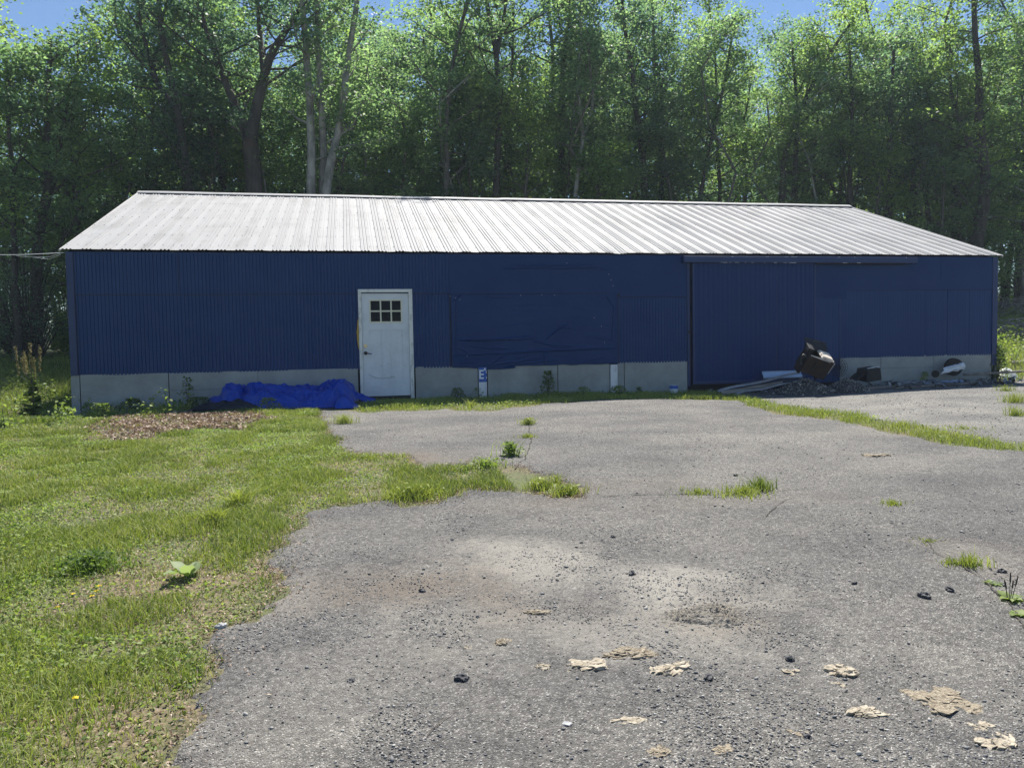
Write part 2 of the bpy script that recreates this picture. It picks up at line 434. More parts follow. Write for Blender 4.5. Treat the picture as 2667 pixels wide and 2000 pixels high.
class MB:
    def __init__(s): s.v = []; s.f = []; s.mi = []; s.cur = 0

    def add(s, vs, fs):
        b = len(s.v); s.v += [tuple(map(float, p)) for p in vs]
        for f in fs: s.f.append(tuple(i + b for i in f)); s.mi.append(s.cur)
        return s

    def box(s, x0, x1, y0, y1, z0, z1):
        s.add([(x0, y0, z0), (x1, y0, z0), (x1, y1, z0), (x0, y1, z0), (x0, y0, z1), (x1, y0, z1), (x1, y1, z1), (x0, y1, z1)],
              [(0, 3, 2, 1), (4, 5, 6, 7), (0, 1, 5, 4), (1, 2, 6, 5), (2, 3, 7, 6), (3, 0, 4, 7)]); return s

    def obox(s, c, size, rot=(0, 0, 0), taper=1.0):
        R = Euler(rot).to_matrix(); hx, hy, hz = [k / 2 for k in size]
        P = []
        for z in (-hz, hz):
            t = 1.0 if z < 0 else taper
            for x, y in ((-hx, -hy), (hx, -hy), (hx, hy), (-hx, hy)):
                P.append(Vector([float(k) for k in c]) + R @ Vector((x * t, y * t, z)))
        s.add(P, [(0, 3, 2, 1), (4, 5, 6, 7), (0, 1, 5, 4), (1, 2, 6, 5), (2, 3, 7, 6), (3, 0, 4, 7)]); return s

    def tube(s, pts, rad, n=6, cap=True):
        pts = [Vector([float(k) for k in p]) for p in pts]
        if not hasattr(rad, '__len__'): rad = [rad] * len(pts)
        b = len(s.v); ref = Vector((0, 1, 0.13)).normalized()
        for i, p in enumerate(pts):
            d = (pts[min(i + 1, len(pts) - 1)] - pts[max(i - 1, 0)])
            if d.length < 1e-9: d = Vector((0, 0, 1))
            d.normalize()
            r0 = ref if abs(d.dot(ref)) < 0.95 else Vector((1, 0, 0))
            u = d.cross(r0).normalized(); w = d.cross(u)
            for k in range(n):
                a = 2 * PI * k / n
                q = p + (u * math.cos(a) + w * math.sin(a)) * rad[i]; s.v.append(tuple(q))
        for i in range(len(pts) - 1):
            for k in range(n):
                k2 = (k + 1) % n
                s.f.append((b + i * n + k, b + i * n + k2, b + (i + 1) * n + k2, b + (i + 1) * n + k)); s.mi.append(s.cur)
        if cap:
            s.f.append(tuple(b + k for k in range(n))); s.mi.append(s.cur)
            e = b + (len(pts) - 1) * n
            s.f.append(tuple(e + n - 1 - k for k in range(n))); s.mi.append(s.cur)
        return s

    def disc(s, c, nrm, r, th, n=20):
        c = Vector([float(k) for k in c]); nrm = Vector(nrm).normalized()
        return s.tube([c - nrm * th / 2, c + nrm * th / 2], r, n)

    def grid(s, nx, ny, fn):
        vs = [fn(i / nx, j / ny) for j in range(ny + 1) for i in range(nx + 1)]
        w = nx + 1
        s.add(vs, [(j * w + i, j * w + i + 1, (j + 1) * w + i + 1, (j + 1) * w + i) for j in range(ny) for i in range(nx)]); return s

    def build(s, name, mats, parent=None, smooth=False, bevel=0.0, solid=0.0):
        me = bpy.data.meshes.new(name); me.from_pydata(s.v, [], s.f)
        for i, p in enumerate(me.polygons):
            p.material_index = s.mi[i]; p.use_smooth = smooth
        me.update()
        o = link(name, me, mats, parent)
        if solid:
            md = o.modifiers.new('solid', 'SOLIDIFY'); md.thickness = solid; md.offset = 0
        if bevel:
            md = o.modifiers.new('bevel', 'BEVEL'); md.width = bevel; md.segments = 2; md.limit_method = 'ANGLE'
        return o


def lump_mesh(name, size, seed, sub=3, rough=0.35, flat=1.0, freq=1.6):
    bm = bmesh.new(); bmesh.ops.create_icosphere(bm, subdivisions=sub, radius=1)
    off = Vector((seed * 7.13, seed * 3.7, seed * 1.9))
    for v in bm.verts:
        p = v.co.copy()
        k = 1 + rough * (mn.noise(p * freq + off) + 0.5 * mn.noise(p * freq * 2.3 + off) + 0.3 * mn.noise(p * freq * 5 + off))
        v.co = Vector((p.x * size[0] * k, p.y * size[1] * k, p.z * size[2] * k * flat))
    me = bpy.data.meshes.new(name); bm.to_mesh(me); bm.free()
    return me


# ------------------------------------------------------------------ leaves
def leaf_quads(C, size, tone, up=0.8, tilt=0.6, aspect=0.55, droop=0.25, fold=0.25):
    """one folded diamond per leaf, centre C (n,3)"""
    n = len(C)
    az = RNG.random(n) * 2 * PI; el = RNG.normal(-droop, 0.4, n)
    a = np.stack([np.cos(az) * np.cos(el), np.sin(az) * np.cos(el), np.sin(el)], 1)
    nr = RNG.normal(0, tilt, (n, 3)); nr[:, 2] += up
    nr -= (nr * a).sum(1, keepdims=True) * a
    nr /= np.linalg.norm(nr, axis=1, keepdims=True) + 1e-9
    b = np.cross(nr, a)
    s = np.asarray(size).reshape(-1, 1) if np.ndim(size) else np.full((n, 1), size)
    V = np.empty((n, 4, 3))
    V[:, 0] = C - a * s * 0.5
    V[:, 1] = C + b * s * aspect * 0.5 + nr * s * fold * 0.5 - a * s * 0.05
    V[:, 2] = C + a * s * 0.5
    V[:, 3] = C - b * s * aspect * 0.5 + nr * s * fold * 0.5 - a * s * 0.05
    F = np.arange(n * 4).reshape(n, 4)
    T = np.repeat(np.clip(tone, 0, 1), 4)
    return V.reshape(-1, 3), F, T


def blades(P, h, w, tone, lean=0.5):
    """bent grass blades: 2 quads each, root P (n,3)"""
    n = len(P)
    az = RNG.random(n) * 2 * PI
    side = np.stack([np.cos(az), np.sin(az), np.zeros(n)], 1)
    az2 = RNG.random(n) * 2 * PI; ln = np.abs(RNG.normal(0, lean, n)) + 0.1
    d = np.stack([np.cos(az2) * ln, np.sin(az2) * ln, np.zeros(n)], 1)
    h = np.asarray(h).reshape(-1, 1); w = np.asarray(w).reshape(-1, 1) * 0.5
    up = np.array([[0, 0, 1.0]])
    m1 = P + up * h * 0.6 + d * h * 0.3
    tp = P + up * h * 0.95 + d * h * 0.95
    V = np.stack([P - side * w, P + side * w, m1 - side * w * 0.8, m1 + side * w * 0.8, tp - side * w * 0.12, tp + side * w * 0.12], 1)
    b = np.arange(n)[:, None] * 6
    F = np.concatenate([b + np.array([[0, 1, 3, 2]]), b + np.array([[2, 3, 5, 4]])], 1).reshape(-1, 4)
    return V.reshape(-1, 3), F, np.repeat(np.clip(tone, 0, 1), 6)


def join_parts(parts):
    V = []; F = []; T = []; o = 0
    for v, f, t in parts:
        if len(v) == 0: continue
        V.append(v); F.append(f + o); T.append(t); o += len(v)
    return np.concatenate(V), np.concatenate(F), np.concatenate(T)


# ================================================================== GROUND
def axis(segs):
    out = []
    for a, b, st in segs:
        out += list(np.arange(a, b, st))
    out.append(segs[-1][1])
    return np.array(out)


gx = axis([(-400, -100, 50), (-100, -20, 5), (-20, 32, 0.25), (32, 120, 4), (120, 500, 50)])
gy = axis([(-120, -20, 10), (-20, 16, 0.25), (16, 60, 1.5), (60, 200, 14), (200, 700, 60)])
X, Y = np.meshgrid(gx, gy)
Z = zt(X, Y)
nxn, nyn = len(gx), len(gy)
idx = np.arange(nxn * nyn).reshape(nyn, nxn)
F = np.stack([idx[:-1, :-1], idx[:-1, 1:], idx[1:, 1:], idx[1:, :-1]], -1).reshape(-1, 4)
me = np_mesh('ground', np.stack([X, Y, Z], -1).reshape(-1, 3), F, smooth=True)
tag(link('ground', me, 'meadow_soil'), kind='structure')

# outlines, traced in the photo at 2212 px and laid on the terrain
LAWN_EDGE = [(300, 1800), (355, 1659), (385, 1560), (410, 1490), (430, 1420), (470, 1370), (540, 1330), (588, 1290), (590, 1258), (556, 1212),
             (600, 1180), (640, 1120), (690, 1100), (760, 1086), (850, 1080), (870, 1090), (945, 1085), (1000, 1062), (1130, 1062), (1180, 1078),
             (1245, 1076), (1238, 1052), (1180, 1038), (1130, 1012), (1085, 1004), (1040, 1000), (1000, 1012), (920, 1016), (860, 992), (800, 985),
             (740, 975), (705, 940), (690, 905), (682, 886)]
STRIP_LOW = [(760, 890), (800, 891), (900, 888), (975, 884), (985, 889), (1060, 889), (1180, 873), (1300, 864), (1500, 864), (1590, 866), (1640, 884),
             (1700, 897), (1800, 908), (1900, 928), (2000, 952), (2100, 967), (2212, 976), (2420, 990)]
STRIP_UP = [(2420, 980), (2212, 966), (2150, 956), (2050, 940), (1950, 915), (1830, 896), (1700, 880), (1620, 862), (1560, 851)]
DRIVE = pg(LAWN_EDGE + STRIP_LOW) + [(22.0, -10.0), (16.0, -17.0), (5.0, -18.0), (3.6, -15.5)]
up = pg(STRIP_UP)
YARD = up + [(11.7, -0.35), (20.6, -0.35), (23.5, -1.2), (30, -2), (30, -6.5)]
STRIP = pg([(790, 868), (975, 860), (1500, 846), (1560, 851)]) + up[::-1] + pg(STRIP_LOW)[::-1]
TONGUE = None


def near(px, py, rx, ry=None):
    g = G(px * 1.20569, py * 1.20569); return (g[0], g[1], rx, ry or rx)


def patches(X, Y, lst, soft=0.95):
    out = np.zeros_like(X)
    wob = (fbm(X * 2.2 + 11, Y * 2.2 + 4, 5) - 0.5) * 1.3 + (fbm(X * 9 + 11, Y * 9 + 4, 4) - 0.5) * 0.8
    for (cx, cy, rx, ry, k) in lst:
        d = np.sqrt(((X - cx) / rx) ** 2 + ((Y - cy) / ry) ** 2) + wob * 1.1
        out = np.maximum(out, k * sst(1.0 + soft, 1.0 - soft, d))
    return out


DUST = [(*near(1180, 1230, 0.5, 0.7), 0.9), (*near(1440, 1290, 0.55, 0.45), 1.0), (*near(1340, 1250, 0.35, 0.35), 0.7), (*near(960, 1345, 0.6, 0.35), 0.65),
        (*near(1360, 1380, 0.9, 0.45), 0.75), (*near(560, 1300, 0.35, 0.5), 0.6), (*near(1850, 1340, 0.4, 0.35), 0.5), (*near(430, 1600, 0.25, 0.3), 0.5),
        (*near(1850, 990, 0.8, 0.9), 0.45), (*near(1600, 1310, 0.6, 0.25), 0.8), (*near(1990, 1440, 0.3, 0.3), 0.4), (*near(760, 900, 0.35, 0.7), 0.5),
        (*near(2100, 1215, 0.3, 0.3), 0.5), (*near(1240, 1460, 0.5, 0.12), 0.5), (*near(1420, 1400, 0.5, 0.2), 0.6), (*near(1800, 940, 1.2, 0.4), 0.4),
        (*near(660, 1215, 0.4, 0.3), 0.35), (*near(1840, 1430, 0.4, 0.2), 0.5), (*near(1150, 1390, 1.5, 0.7), 0.5), (*near(700, 1480, 0.6, 0.7), 0.5), (*near(1000, 1180, 0.9, 0.7), 0.4), (*near(1500, 1210, 0.8, 0.6), 0.35),
        (*near(1700, 1500, 0.5, 0.3), 0.4), (*near(560, 1600, 0.4, 0.3), 0.5), (*near(2080, 1520, 0.3, 0.25), 0.4)]
DIRT = [(*near(900, 1270, 0.75, 0.45), 0.9), (*near(1060, 1280, 0.35, 0.6), 0.85), (*near(1300, 1310, 0.4, 0.3), 0.55), (*near(1500, 1320, 0.6, 0.3), 0.75),
        (*near(1540, 1345, 0.4, 0.22), 0.9), (*near(880, 990, 0.7, 0.5), 0.8), (*near(1560, 1090, 1.2, 0.25), 0.5), (*near(1350, 1050, 0.8, 0.3), 0.5),
        (*near(2090, 1190, 0.35, 0.35), 0.5), (*near(1160, 1090, 0.7, 0.3), 0.55), (*near(2110, 1220, 0.2, 0.5), 0.5), (*near(620, 1150, 0.5, 0.2), 0.4),
        (*near(1950, 930, 1.0, 0.6), 0.35)]


def sheet(name, poly, mat, dz, st, x0, x1, y0, y1, pale=0.0):
    xs = np.arange(x0, x1, st); ys = np.arange(y0, y1, st)
    X, Y = np.meshgrid(xs, ys)
    wx = (fbm(X * 3, Y * 3, 3) - 0.5) * 0.35 + (fbm(X * 14, Y * 14, 3) - 0.5) * 0.16; wy = (fbm(X * 3 + 40, Y * 3, 3) - 0.5) * 0.35 + (fbm(X * 14 + 9, Y * 14, 3) - 0.5) * 0.16
    ins = inpoly(X + wx, Y + wy, poly)
    Z = zt(X, Y) + dz + 0.006 * (fbm(X * 5, Y * 5, 3) - 0.5)
    idx = np.arange(X.size).reshape(X.shape)
    cell = ins[:-1, :-1] & ins[1:, :-1] & ins[:-1, 1:] & ins[1:, 1:]
    F = np.stack([idx[:-1, :-1], idx[:-1, 1:], idx[1:, 1:], idx[1:, :-1]], -1)[cell]
    used = np.unique(F); rm = np.full(X.size, -1); rm[used] = np.arange(len(used))
    full = np.zeros(X.shape, int)
    for a_, b_ in ((0, 0), (0, 1), (1, 0), (1, 1)): full[a_:X.shape[0] - 1 + a_, b_:X.shape[1] - 1 + b_] += cell
    Z = np.where(full < 4, zt(X, Y) - 0.008, Z)
    V = np.stack([X, Y, Z], -1).reshape(-1, 3)[used]
    du = np.clip(patches(V[:, 0], V[:, 1], DUST) + pale, 0, 1); di = patches(V[:, 0], V[:, 1], DIRT)
    me = np_mesh(name, V, rm[F], {'dust': du, 'dirt': di}, smooth=True)
    return tag(link(name, me, mat), kind='structure')


sheet('driveway', DRIVE, 'asphalt', 0.014, 0.03, 2.0, 24, -15.5, 0.2)
sheet('gravel_yard', YARD, 'asphalt_pale', 0.014, 0.07, 10, 30, -9, 0.2, 0.15)

# a torn, rutted spot in the asphalt
c = G(1840, 1612)


def rut(u, v):
    x = c[0] + (u - 0.5) * 0.62; y = c[1] + (v - 0.5) * 0.42
    rr0 = math.hypot((u - 0.5) * 2, (v - 0.5) * 2.2); e = max(0, min(1, (1 - rr0) * 1.6 + 0.9 * mn.noise(Vector((x * 8, y * 8, 0))) + 0.4 * mn.noise(Vector((x * 25, y * 40, 0)))))
    if rr0 > 0.95: e = 0
    r = abs(math.sin((y * 1.0 + 0.18 * math.sin(x * 9) + 0.05 * mn.noise(Vector((x * 14, y * 30, 1)))) * 75))
    r *= 0.6 + 0.8 * mn.noise(Vector((x * 8, y * 8, 5)))
    return (x, y, float(zt(x, y)) + 0.004 + e * (0.012 + 0.030 * (1 - r)) + 0.004 * mn.noise(Vector((x * 60, y * 60, 3))))


pmat('rut_soil', (0.12, 0.11, 0.095), (0.27, 0.25, 0.215), 30, 0.95, 0.8, 90)
tag(MB().grid(90, 70, rut).build('rutted_patch', 'rut_soil', smooth=True), kind='structure')

# cracks and old seams in the asphalt
pmat('crack_soil', (0.02, 0.018, 0.016), (0.09, 0.075, 0.055), 12, 0.95)
for k_, (pts_, w0) in enumerate((([(2395, 1405), (2440, 1445), (2500, 1478), (2545, 1510), (2610, 1560), (2667, 1640), (2760, 1760)], 0.013), ([(1105, 1990), (1125, 1930), (1160, 1890), (1200, 1850), (1215, 1830)], 0.006),
                                 ([(1985, 1360), (2010, 1335), (2045, 1308), (2080, 1296)], 0.012), ([(1495, 1300), (1600, 1297), (1700, 1292), (1820, 1291), (1900, 1294), (2000, 1284), (2120, 1278)], 0.020),
                                 ([(1375, 1100), (1385, 1150), (1372, 1190), (1335, 1230)], 0.018), ([(2570, 1700), (2480, 1660), (2380, 1640), (2250, 1650)], 0.006), ([(760, 1460), (900, 1440), (1010, 1475), (1150, 1440)], 0.005))):
    P_ = [G(*q) for q in pts_]; fine = []
    for a_, b_ in zip(P_, P_[1:]):
        n_ = max(2, int(np.linalg.norm(b_ - a_) / 0.03))
        for i_ in range(n_): fine.append(a_ + (b_ - a_) * i_ / n_)
    V_ = []
    for i_, p_ in enumerate(fine):
        j_ = min(i_ + 1, len(fine) - 1); t_ = fine[j_] - fine[max(0, j_ - 1)]; t_ = t_ / (np.linalg.norm(t_) + 1e-9); n2 = np.array([-t_[1], t_[0]])
        o_ = 0.035 * mn.noise(Vector((i_ * 0.13, k_ * 5, 0))) + 0.016 * mn.noise(Vector((i_ * 0.6, k_ * 5, 3)))
        w_ = w0 * max(0.05, 0.5 + 1.1 * mn.noise(Vector((i_ * 0.25, k_ * 9, 1)))) * min(1, i_ * 0.2, (len(fine) - 1 - i_) * 0.2)
        for q in (-1, 1):
            x_, y_ = p_[0] + n2[0] * (o_ + q * w_ / 2), p_[1] + n2[1] * (o_ + q * w_ / 2)
            V_.append((x_, y_, float(zt(x_, y_)) + 0.0215))
    F_ = [(2 * i_, 2 * i_ + 1, 2 * i_ + 3, 2 * i_ + 2) for i_ in range(len(fine) - 1)]
    tag(MB().add(V_, F_).build('asphalt_crack', 'crack_soil'), kind='structure')

# ================================================================== SHED
L_, ZE, ZF, D_, ZR = 19.965, 2.84, 0.56, 5.71, 5.0
shed = empty('metal_shed', (0, 0, -0.08), 'long low blue metal shed with a pale ribbed metal roof', 'shed')


def ribbed(name, x0, x1, z0, z1, y, pitch=0.066, amp=0.011, parent=shed, mat='blue_siding', ragged=0.02, seam=(), duty=0.72, seed=0, back=0.004):
    """panel facing -y with narrow vertical grooves; uneven painted lower edge"""
    V = []; nr = 4
    xs = []
    x = x0
    while x < x1 - 1e-6:
        for t, d in ((0.0, 0.0), (duty, 0.0), (duty + 0.08, 1.0), (0.94, 1.0)):
            xx = x + t * pitch
            if xx < x1: xs.append((xx, d))
        x += pitch
    xs.append((x1, 0.0))
    rnd = random.Random(seed + 1)
    zb = {}
    P = []
    for j in range(nr + 1):
        for i, (xx, d) in enumerate(xs):
            zz = z0 + (z1 - z0) * j / nr
            if j == 0 and ragged: zz += ragged * (mn.noise(Vector((xx * 1.7, seed, 0))) + 0.35 * mn.noise(Vector((xx * 17, seed, 0))))
            w = 0.006 * mn.noise(Vector((xx * 1.3, zz * 1.5, seed + 3)))
            sm = 0.0
            for s_ in seam:
                if abs(xx - s_) < 0.018: sm = 0.010
            P.append((xx, y - w * 0.6 + d * amp + sm, zz))
    n = len(xs)
    Fc = [(j * n + i, j * n + i + 1, (j + 1) * n + i + 1, (j + 1) * n + i) for j in range(nr) for i in range(n - 1)]
    b = MB().add(P, Fc)
    return b.build(name, mat, parent, solid=0)


# core box that closes the building behind the cladding
core = MB()
core.box(0.03, L_ - 0.03, 0.05, 2 * D_ - 0.05, -0.3, ZE - 0.02)
core.add([(0.03, 0.05, ZE - 0.02), (0.03, 2 * D_ - 0.05, ZE - 0.02), (0.03, D_, ZR - 0.06)], [(0, 2, 1)])
core.add([(L_ - 0.03, 0.05, ZE - 0.02), (L_ - 0.03, 2 * D_ - 0.05, ZE - 0.02), (L_ - 0.03, D_, ZR - 0.06)], [(0, 1, 2)])
core.build('wall', 'dark_gap', shed)
# gable and rear cladding
for xg, s in ((0.0, -1), (L_, 1)):
    g = MB()

    def gf(u, v, xg=xg, s=s):
        y = 0.0 + u * 2 * D_
        top = ZE + (ZR - ZE) * (1 - abs(y - D_) / D_) - 0.04
        return (xg + s * 0.006 * math.sin(y / 0.066 * 2 * PI), y, 0.5 + (top - 0.5) * v)
    g.grid(700, 3, gf).build('siding_panel', 'blue_siding', shed)
    MB().box(xg - 0.012, xg + 0.012, 0.0, 2 * D_, -0.5, 0.52).build('skirting_panel', 'fibre_cement', shed)
rb = MB().grid(600, 2, lambda u, v: (u * L_, 2 * D_ + 0.006 * math.sin(u * L_ / 0.066 * 2 * PI), 0.5 + (ZE - 0.5) * v))
rb.build('siding_panel', 'blue_siding', shed)
MB().box(0, L_, 2 * D_ - 0.012, 2 * D_ + 0.012, -0.2, 0.52).build('skirting_panel', 'fibre_cement', shed)

# front cladding, left to right
ribbed('siding_panel', 0.12, 5.235, ZF, 2.07, -0.004, seed=1)
ribbed('siding_panel', 6.30, 7.05, ZF - 0.01, 2.06, -0.004, seed=2, seam=(6.42,))
ribbed('siding_panel', 0.12, 7.05, 2.045, ZE - 0.01, -0.016, seed=3, ragged=0.006, seam=(1.93, 6.42))
ribbed('siding_panel', 10.60, 12.17, ZF - 0.01, 1.97, -0.004, seed=4)
ribbed('siding_panel', 16.0, 19.84, 0.55, 2.085, -0.006, amp=0.0035, seed=5, seam=(18.05, 18.62, 19.2), ragged=0.012)
ribbed('siding_panel', 15.84, 16.0, 0.55, 1.86, -0.006, amp=0.0035, seed=15, ragged=0.012)
# header strip over the entry door
# smooth painted wrap
wrap_lines = [(8.3, 10.4, 2.60, 0.03), (8.1, 10.5, 2.545, 0.035)]


def smooth_sheet(name, x0, x1, z0, z1, y, lines=(), amp=0.006, rag=0.01, seed=0, nx=220, nz=70, mat='blue_sheet', mask=None):
    def fn(u, v):
        x = x0 + u * (x1 - x0); z = z0 + v * (z1 - z0)
        if v == 0: z += rag * mn.noise(Vector((x * 3, seed, 0)))
        d = amp * mn.noise(Vector((x * 0.9, z * 1.3, seed)))
        d += amp * 0.5 * mn.noise(Vector((x * 3.5, z * 5, seed + 2)))
        for (a, b, zc, w) in lines:
            k = max(0, min(1, (x - a) * 3)) * max(0, min(1, (b - x) * 3))
            zz = zc + 0.02 * mn.noise(Vector((x * 1.2, seed, 4))) + 0.008 * math.sin(x * 2.1 + seed)
            d += k * 0.030 * math.exp(-((z - zz) / (w * 0.45)) ** 2) * (1.2 if z > zz else 0.8)
        return (x, y - d, z)
    return MB().grid(nx, nz, fn).build(name, mat, shed, smooth=True)


smooth_sheet('upper_wrap', 7.04, 10.66, 2.02, ZE - 0.01, -0.010, wrap_lines, seed=1)
smooth_sheet('upper_wrap', 10.65, 12.18, 1.95, ZE - 0.01, -0.014, (), seed=2, nx=90)
smooth_sheet('upper_wrap', 15.17, 19.84, 2.07, ZE - 0.01, -0.018, (), amp=0.004, seed=3, nx=120)
smooth_sheet('upper_wrap', 15.17, 16.02, 1.88, 2.075, -0.015, (), amp=0.003, seed=4, nx=40, nz=20)
MB().box(18.44, 18.46, -0.024, -0.01, 2.3, ZE - 0.02).build('seam_strip', 'blue_sheet', shed)


# wrinkled painted tarp stretched over the middle opening
CRE = [((0.03, 0.36), (0.5, 0.37), 0.020, .9), ((0.10, 0.365), (0.42, 0.365), 0.012, 1), ((0.56, 0.37), (0.68, 0.56), 0.014, 1.0), ((0.22, 0.17), (0.98, 0.22), 0.016, 1.2), ((0.02, 0.16), (0.25, 0.18), 0.012, .8),
       ((0.10, 0.28), (0.22, 0.235), 0.012, .7), ((0.22, 0.235), (0.33, 0.235), 0.012, .7), ((0.48, 0.33), (0.60, 0.26), 0.016, .8), ((0.60, 0.26), (0.72, 0.245), 0.014, .6),
       ((0.22, 0.02), (0.31, 0.15), 0.014, .8), ((0.25, 0.02), (0.5, 0.09), 0.014, .8), ((0.32, 0.01), (0.62, 0.06), 0.012, .7), ((0.37, 0.10), (0.47, 0.15), 0.012, .7), ((0.30, 0.36), (0.38, 0.41), 0.010, .7),
       ((0.36, 0.365), (0.46, 0.42), 0.010, .7), ((0.54, 0.17), (0.545, 0.01), 0.014, 1.0), ((0.2, 0.95), (0.38, 0.93), 0.014, .7), ((0.05, 0.04), (0.12, 0.06), 0.012, .7),
       ((0.86, 0.37), (0.96, 0.34), 0.012, .8), ((0.93, 0.95), (0.975, 0.8), 0.012, .8), ((0.975, 0.8), (0.96, 0.35), 0.014, .9), ((0.03, 0.95), (0.02, 0.2), 0.016, .9), ((0.78, 0.02), (0.9, 0.09), 0.012, .5),
       ((0.02, 0.90), (0.07, 0.99), 0.012, .9), ((0.02, 0.28), (0.09, 0.20), 0.012, .7), ((0.62, 0.53), (0.75, 0.49), 0.012, .5), ((0.3, 0.83), (0.6, 0.83), 0.010, .35), ((0.33, 0.55), (0.5, 0.60), 0.01, .35), ((0.35, 0.77), (0.5, 0.75), 0.01, .35)]


def tarp_fn(u, v):
    x0, x1, z0, z1 = 7.07, 10.60, 0.545, 2.03
    x = x0 + u * (x1 - x0); z = z0 + v * (z1 - z0)
    if v == 1: z += 0.014 * mn.noise(Vector((x * 1.4, 3, 0))) + (-0.02 * math.exp(-((u - 0.25) / 0.13) ** 2))
    if v == 0:
        z += 0.012 * mn.noise(Vector((x * 4, 3, 0))) + (-0.06 * math.exp(-((u - 0.27) / 0.16) ** 2) if u < 0.37 else 0.0)
    d = 0.012 + 0.016 * max(0, mn.noise(Vector((x * 1.1, z * 1.9, 8)))) + 0.005 * mn.noise(Vector((x * 3, z * 11, 2))) + 0.003 * mn.noise(Vector((x * 7, z * 25, 2)))
    for (a, b, w, k) in CRE:
        ax, az = a[0] * 3.53, a[1] * 1.485; bx, bz = b[0] * 3.53, b[1] * 1.485
        px, pz = u * 3.53, v * 1.485 + 0.02 * mn.noise(Vector((u * 9, v * 9, 1)))
        dx, dz = bx - ax, bz - az; t = ((px - ax) * dx + (pz - az) * dz) / (dx * dx + dz * dz)
        tt = max(0, min(1, t)); ex, ez = px - ax - tt * dx, pz - az - tt * dz
        dist = math.hypot(ex, ez)
        sgn = 1 if (ez if abs(dx) > abs(dz) else ex) > 0 else -1
        fade = max(0.0, min(1.0, min(tt, 1 - tt) * 6 + 0.25))
        d += 1.7 * k * fade * (0.016 * math.exp(-((dist * sgn - w) / (w * 1.2)) ** 2) - 0.008 * math.exp(-((dist * sgn + w * 0.5) / (w * 0.6)) ** 2))
    e = min(u * 3.53, (1 - u) * 3.53, v * 1.485, (1 - v) * 1.485)
    return (x, -0.014 - d * min(1, e * 14 + 0.7), z)


tm = MB().grid(420, 180, tarp_fn).build('wall_tarp', 'blue_sheet', shed, smooth=True)
tm['label'] = 'creased blue plastic stretched over an opening'

sm_ = MB()  # dark strips on the seams, painting in the shade under the lapped edges
sm_.box(0.13, 5.23, -0.0165, -0.004, 2.036, 2.046).box(6.30, 7.05, -0.0165, -0.004, 2.032, 2.044)
sm_.box(7.052, 7.062, -0.03, 0.0, 0.56, 2.04).box(1.926, 1.934, -0.019, -0.01, 2.05, 2.82).box(0.126, 0.134, -0.02, 0.0, 0.57, 2.82)
sm_.box(10.604, 10.612, -0.025, 0.0, 0.56, 1.96).box(10.61, 12.16, -0.0165, -0.004, 1.944, 1.953).box(16.02, 19.83, -0.019, -0.006, 2.066, 2.074)
sm_.box(7.10, 10.45, -0.034, -0.01, 2.022, 2.029).box(15.203, 15.213, -0.06, 0.0, 0.1, 2.64).box(19.838, 19.846, -0.02, 0.0, 0.56, 2.82)
sm_.build('lap_seam', 'dark_gap', shed)
# corner boards
MB().box(0.0, 0.125, -0.03, 0.02, ZF, ZE - 0.01).build('corner_trim', 'blue_trim', shed, bevel=0.004)
MB().box(L_ - 0.13, L_ + 0.005, -0.03, 0.02, 0.3, ZE - 0.01).build('corner_trim', 'blue_trim', shed, bevel=0.004)

# skirting panels
for x0, x1, zz in ((0.0, 0.14, -0.32), (0.15, 1.68, -0.32), (3.30, 5.20, -0.3), (6.33, 7.60, -0.3), (7.80, 9.28, -0.3), (9.29, 10.42, -0.3), (10.60, 10.74, -0.3), (10.75, 12.18, -0.3),
                   (15.86, 16.9, -0.2), (18.29, 19.85, -0.2)):
    MB().box(x0, x1 - 0.006, -0.002 - random.uniform(0, 0.003), 0.03, zz, 0.575).build('skirting_panel', 'fibre_cement', shed, bevel=0.002)
for x0, x1, zm in ((1.69, 3.30, 0.235), (7.80, 9.28, None), (16.905, 18.285, 0.30)):
    if zm is None: continue
    MB().box(x0, x1 - 0.006, -0.003, 0.03, zm + 0.004, 0.575).build('skirting_panel', 'fibre_cement', shed, bevel=0.002)
    MB().box(x0, x1 - 0.006, -0.006, 0.03, -0.3, zm).build('skirting_panel', 'fibre_cement', shed, bevel=0.002)
for x0, x1 in ((7.61, 7.775), (10.43, 10.585)):
    MB().box(x0, x1, -0.03, 0.02, -0.12, 0.53).build('skirting_board', 'white_board', shed, bevel=0.003)
# torn corner of a reused sign: blue with a white E
s = MB().box(7.612, 7.773, -0.036, -0.031, 0.235, 0.535).build('sign_scrap', 'sign_blue', shed)
s['label'] = 'strip cut from a blue sign with a white letter E'
e = MB(); ex, ez = 7.620, 0.30
e.box(ex, ex + 0.032, -0.0385, -0.0365, ez, ez + 0.185)
for k in (0, 0.0765, 0.153): e.box(ex + 0.032, ex + 0.092, -0.0385, -0.0365, ez + k, ez + k + 0.032)
e.box(ex + 0.100, ex + 0.134, -0.0385, -0.0365, ez + 0.172, ez + 0.222)
e.box(ex + 0.138, ex + 0.152, -0.0385, -0.0365, ez + 0.115, ez + 0.165)
e.box(ex + 0.138, ex + 0.152, -0.0385, -0.0365, ez + 0.005, ez + 0.045)
lo = e.build('sign_lettering', 'sign_white', s)
lo.location = (0, 0, 0)

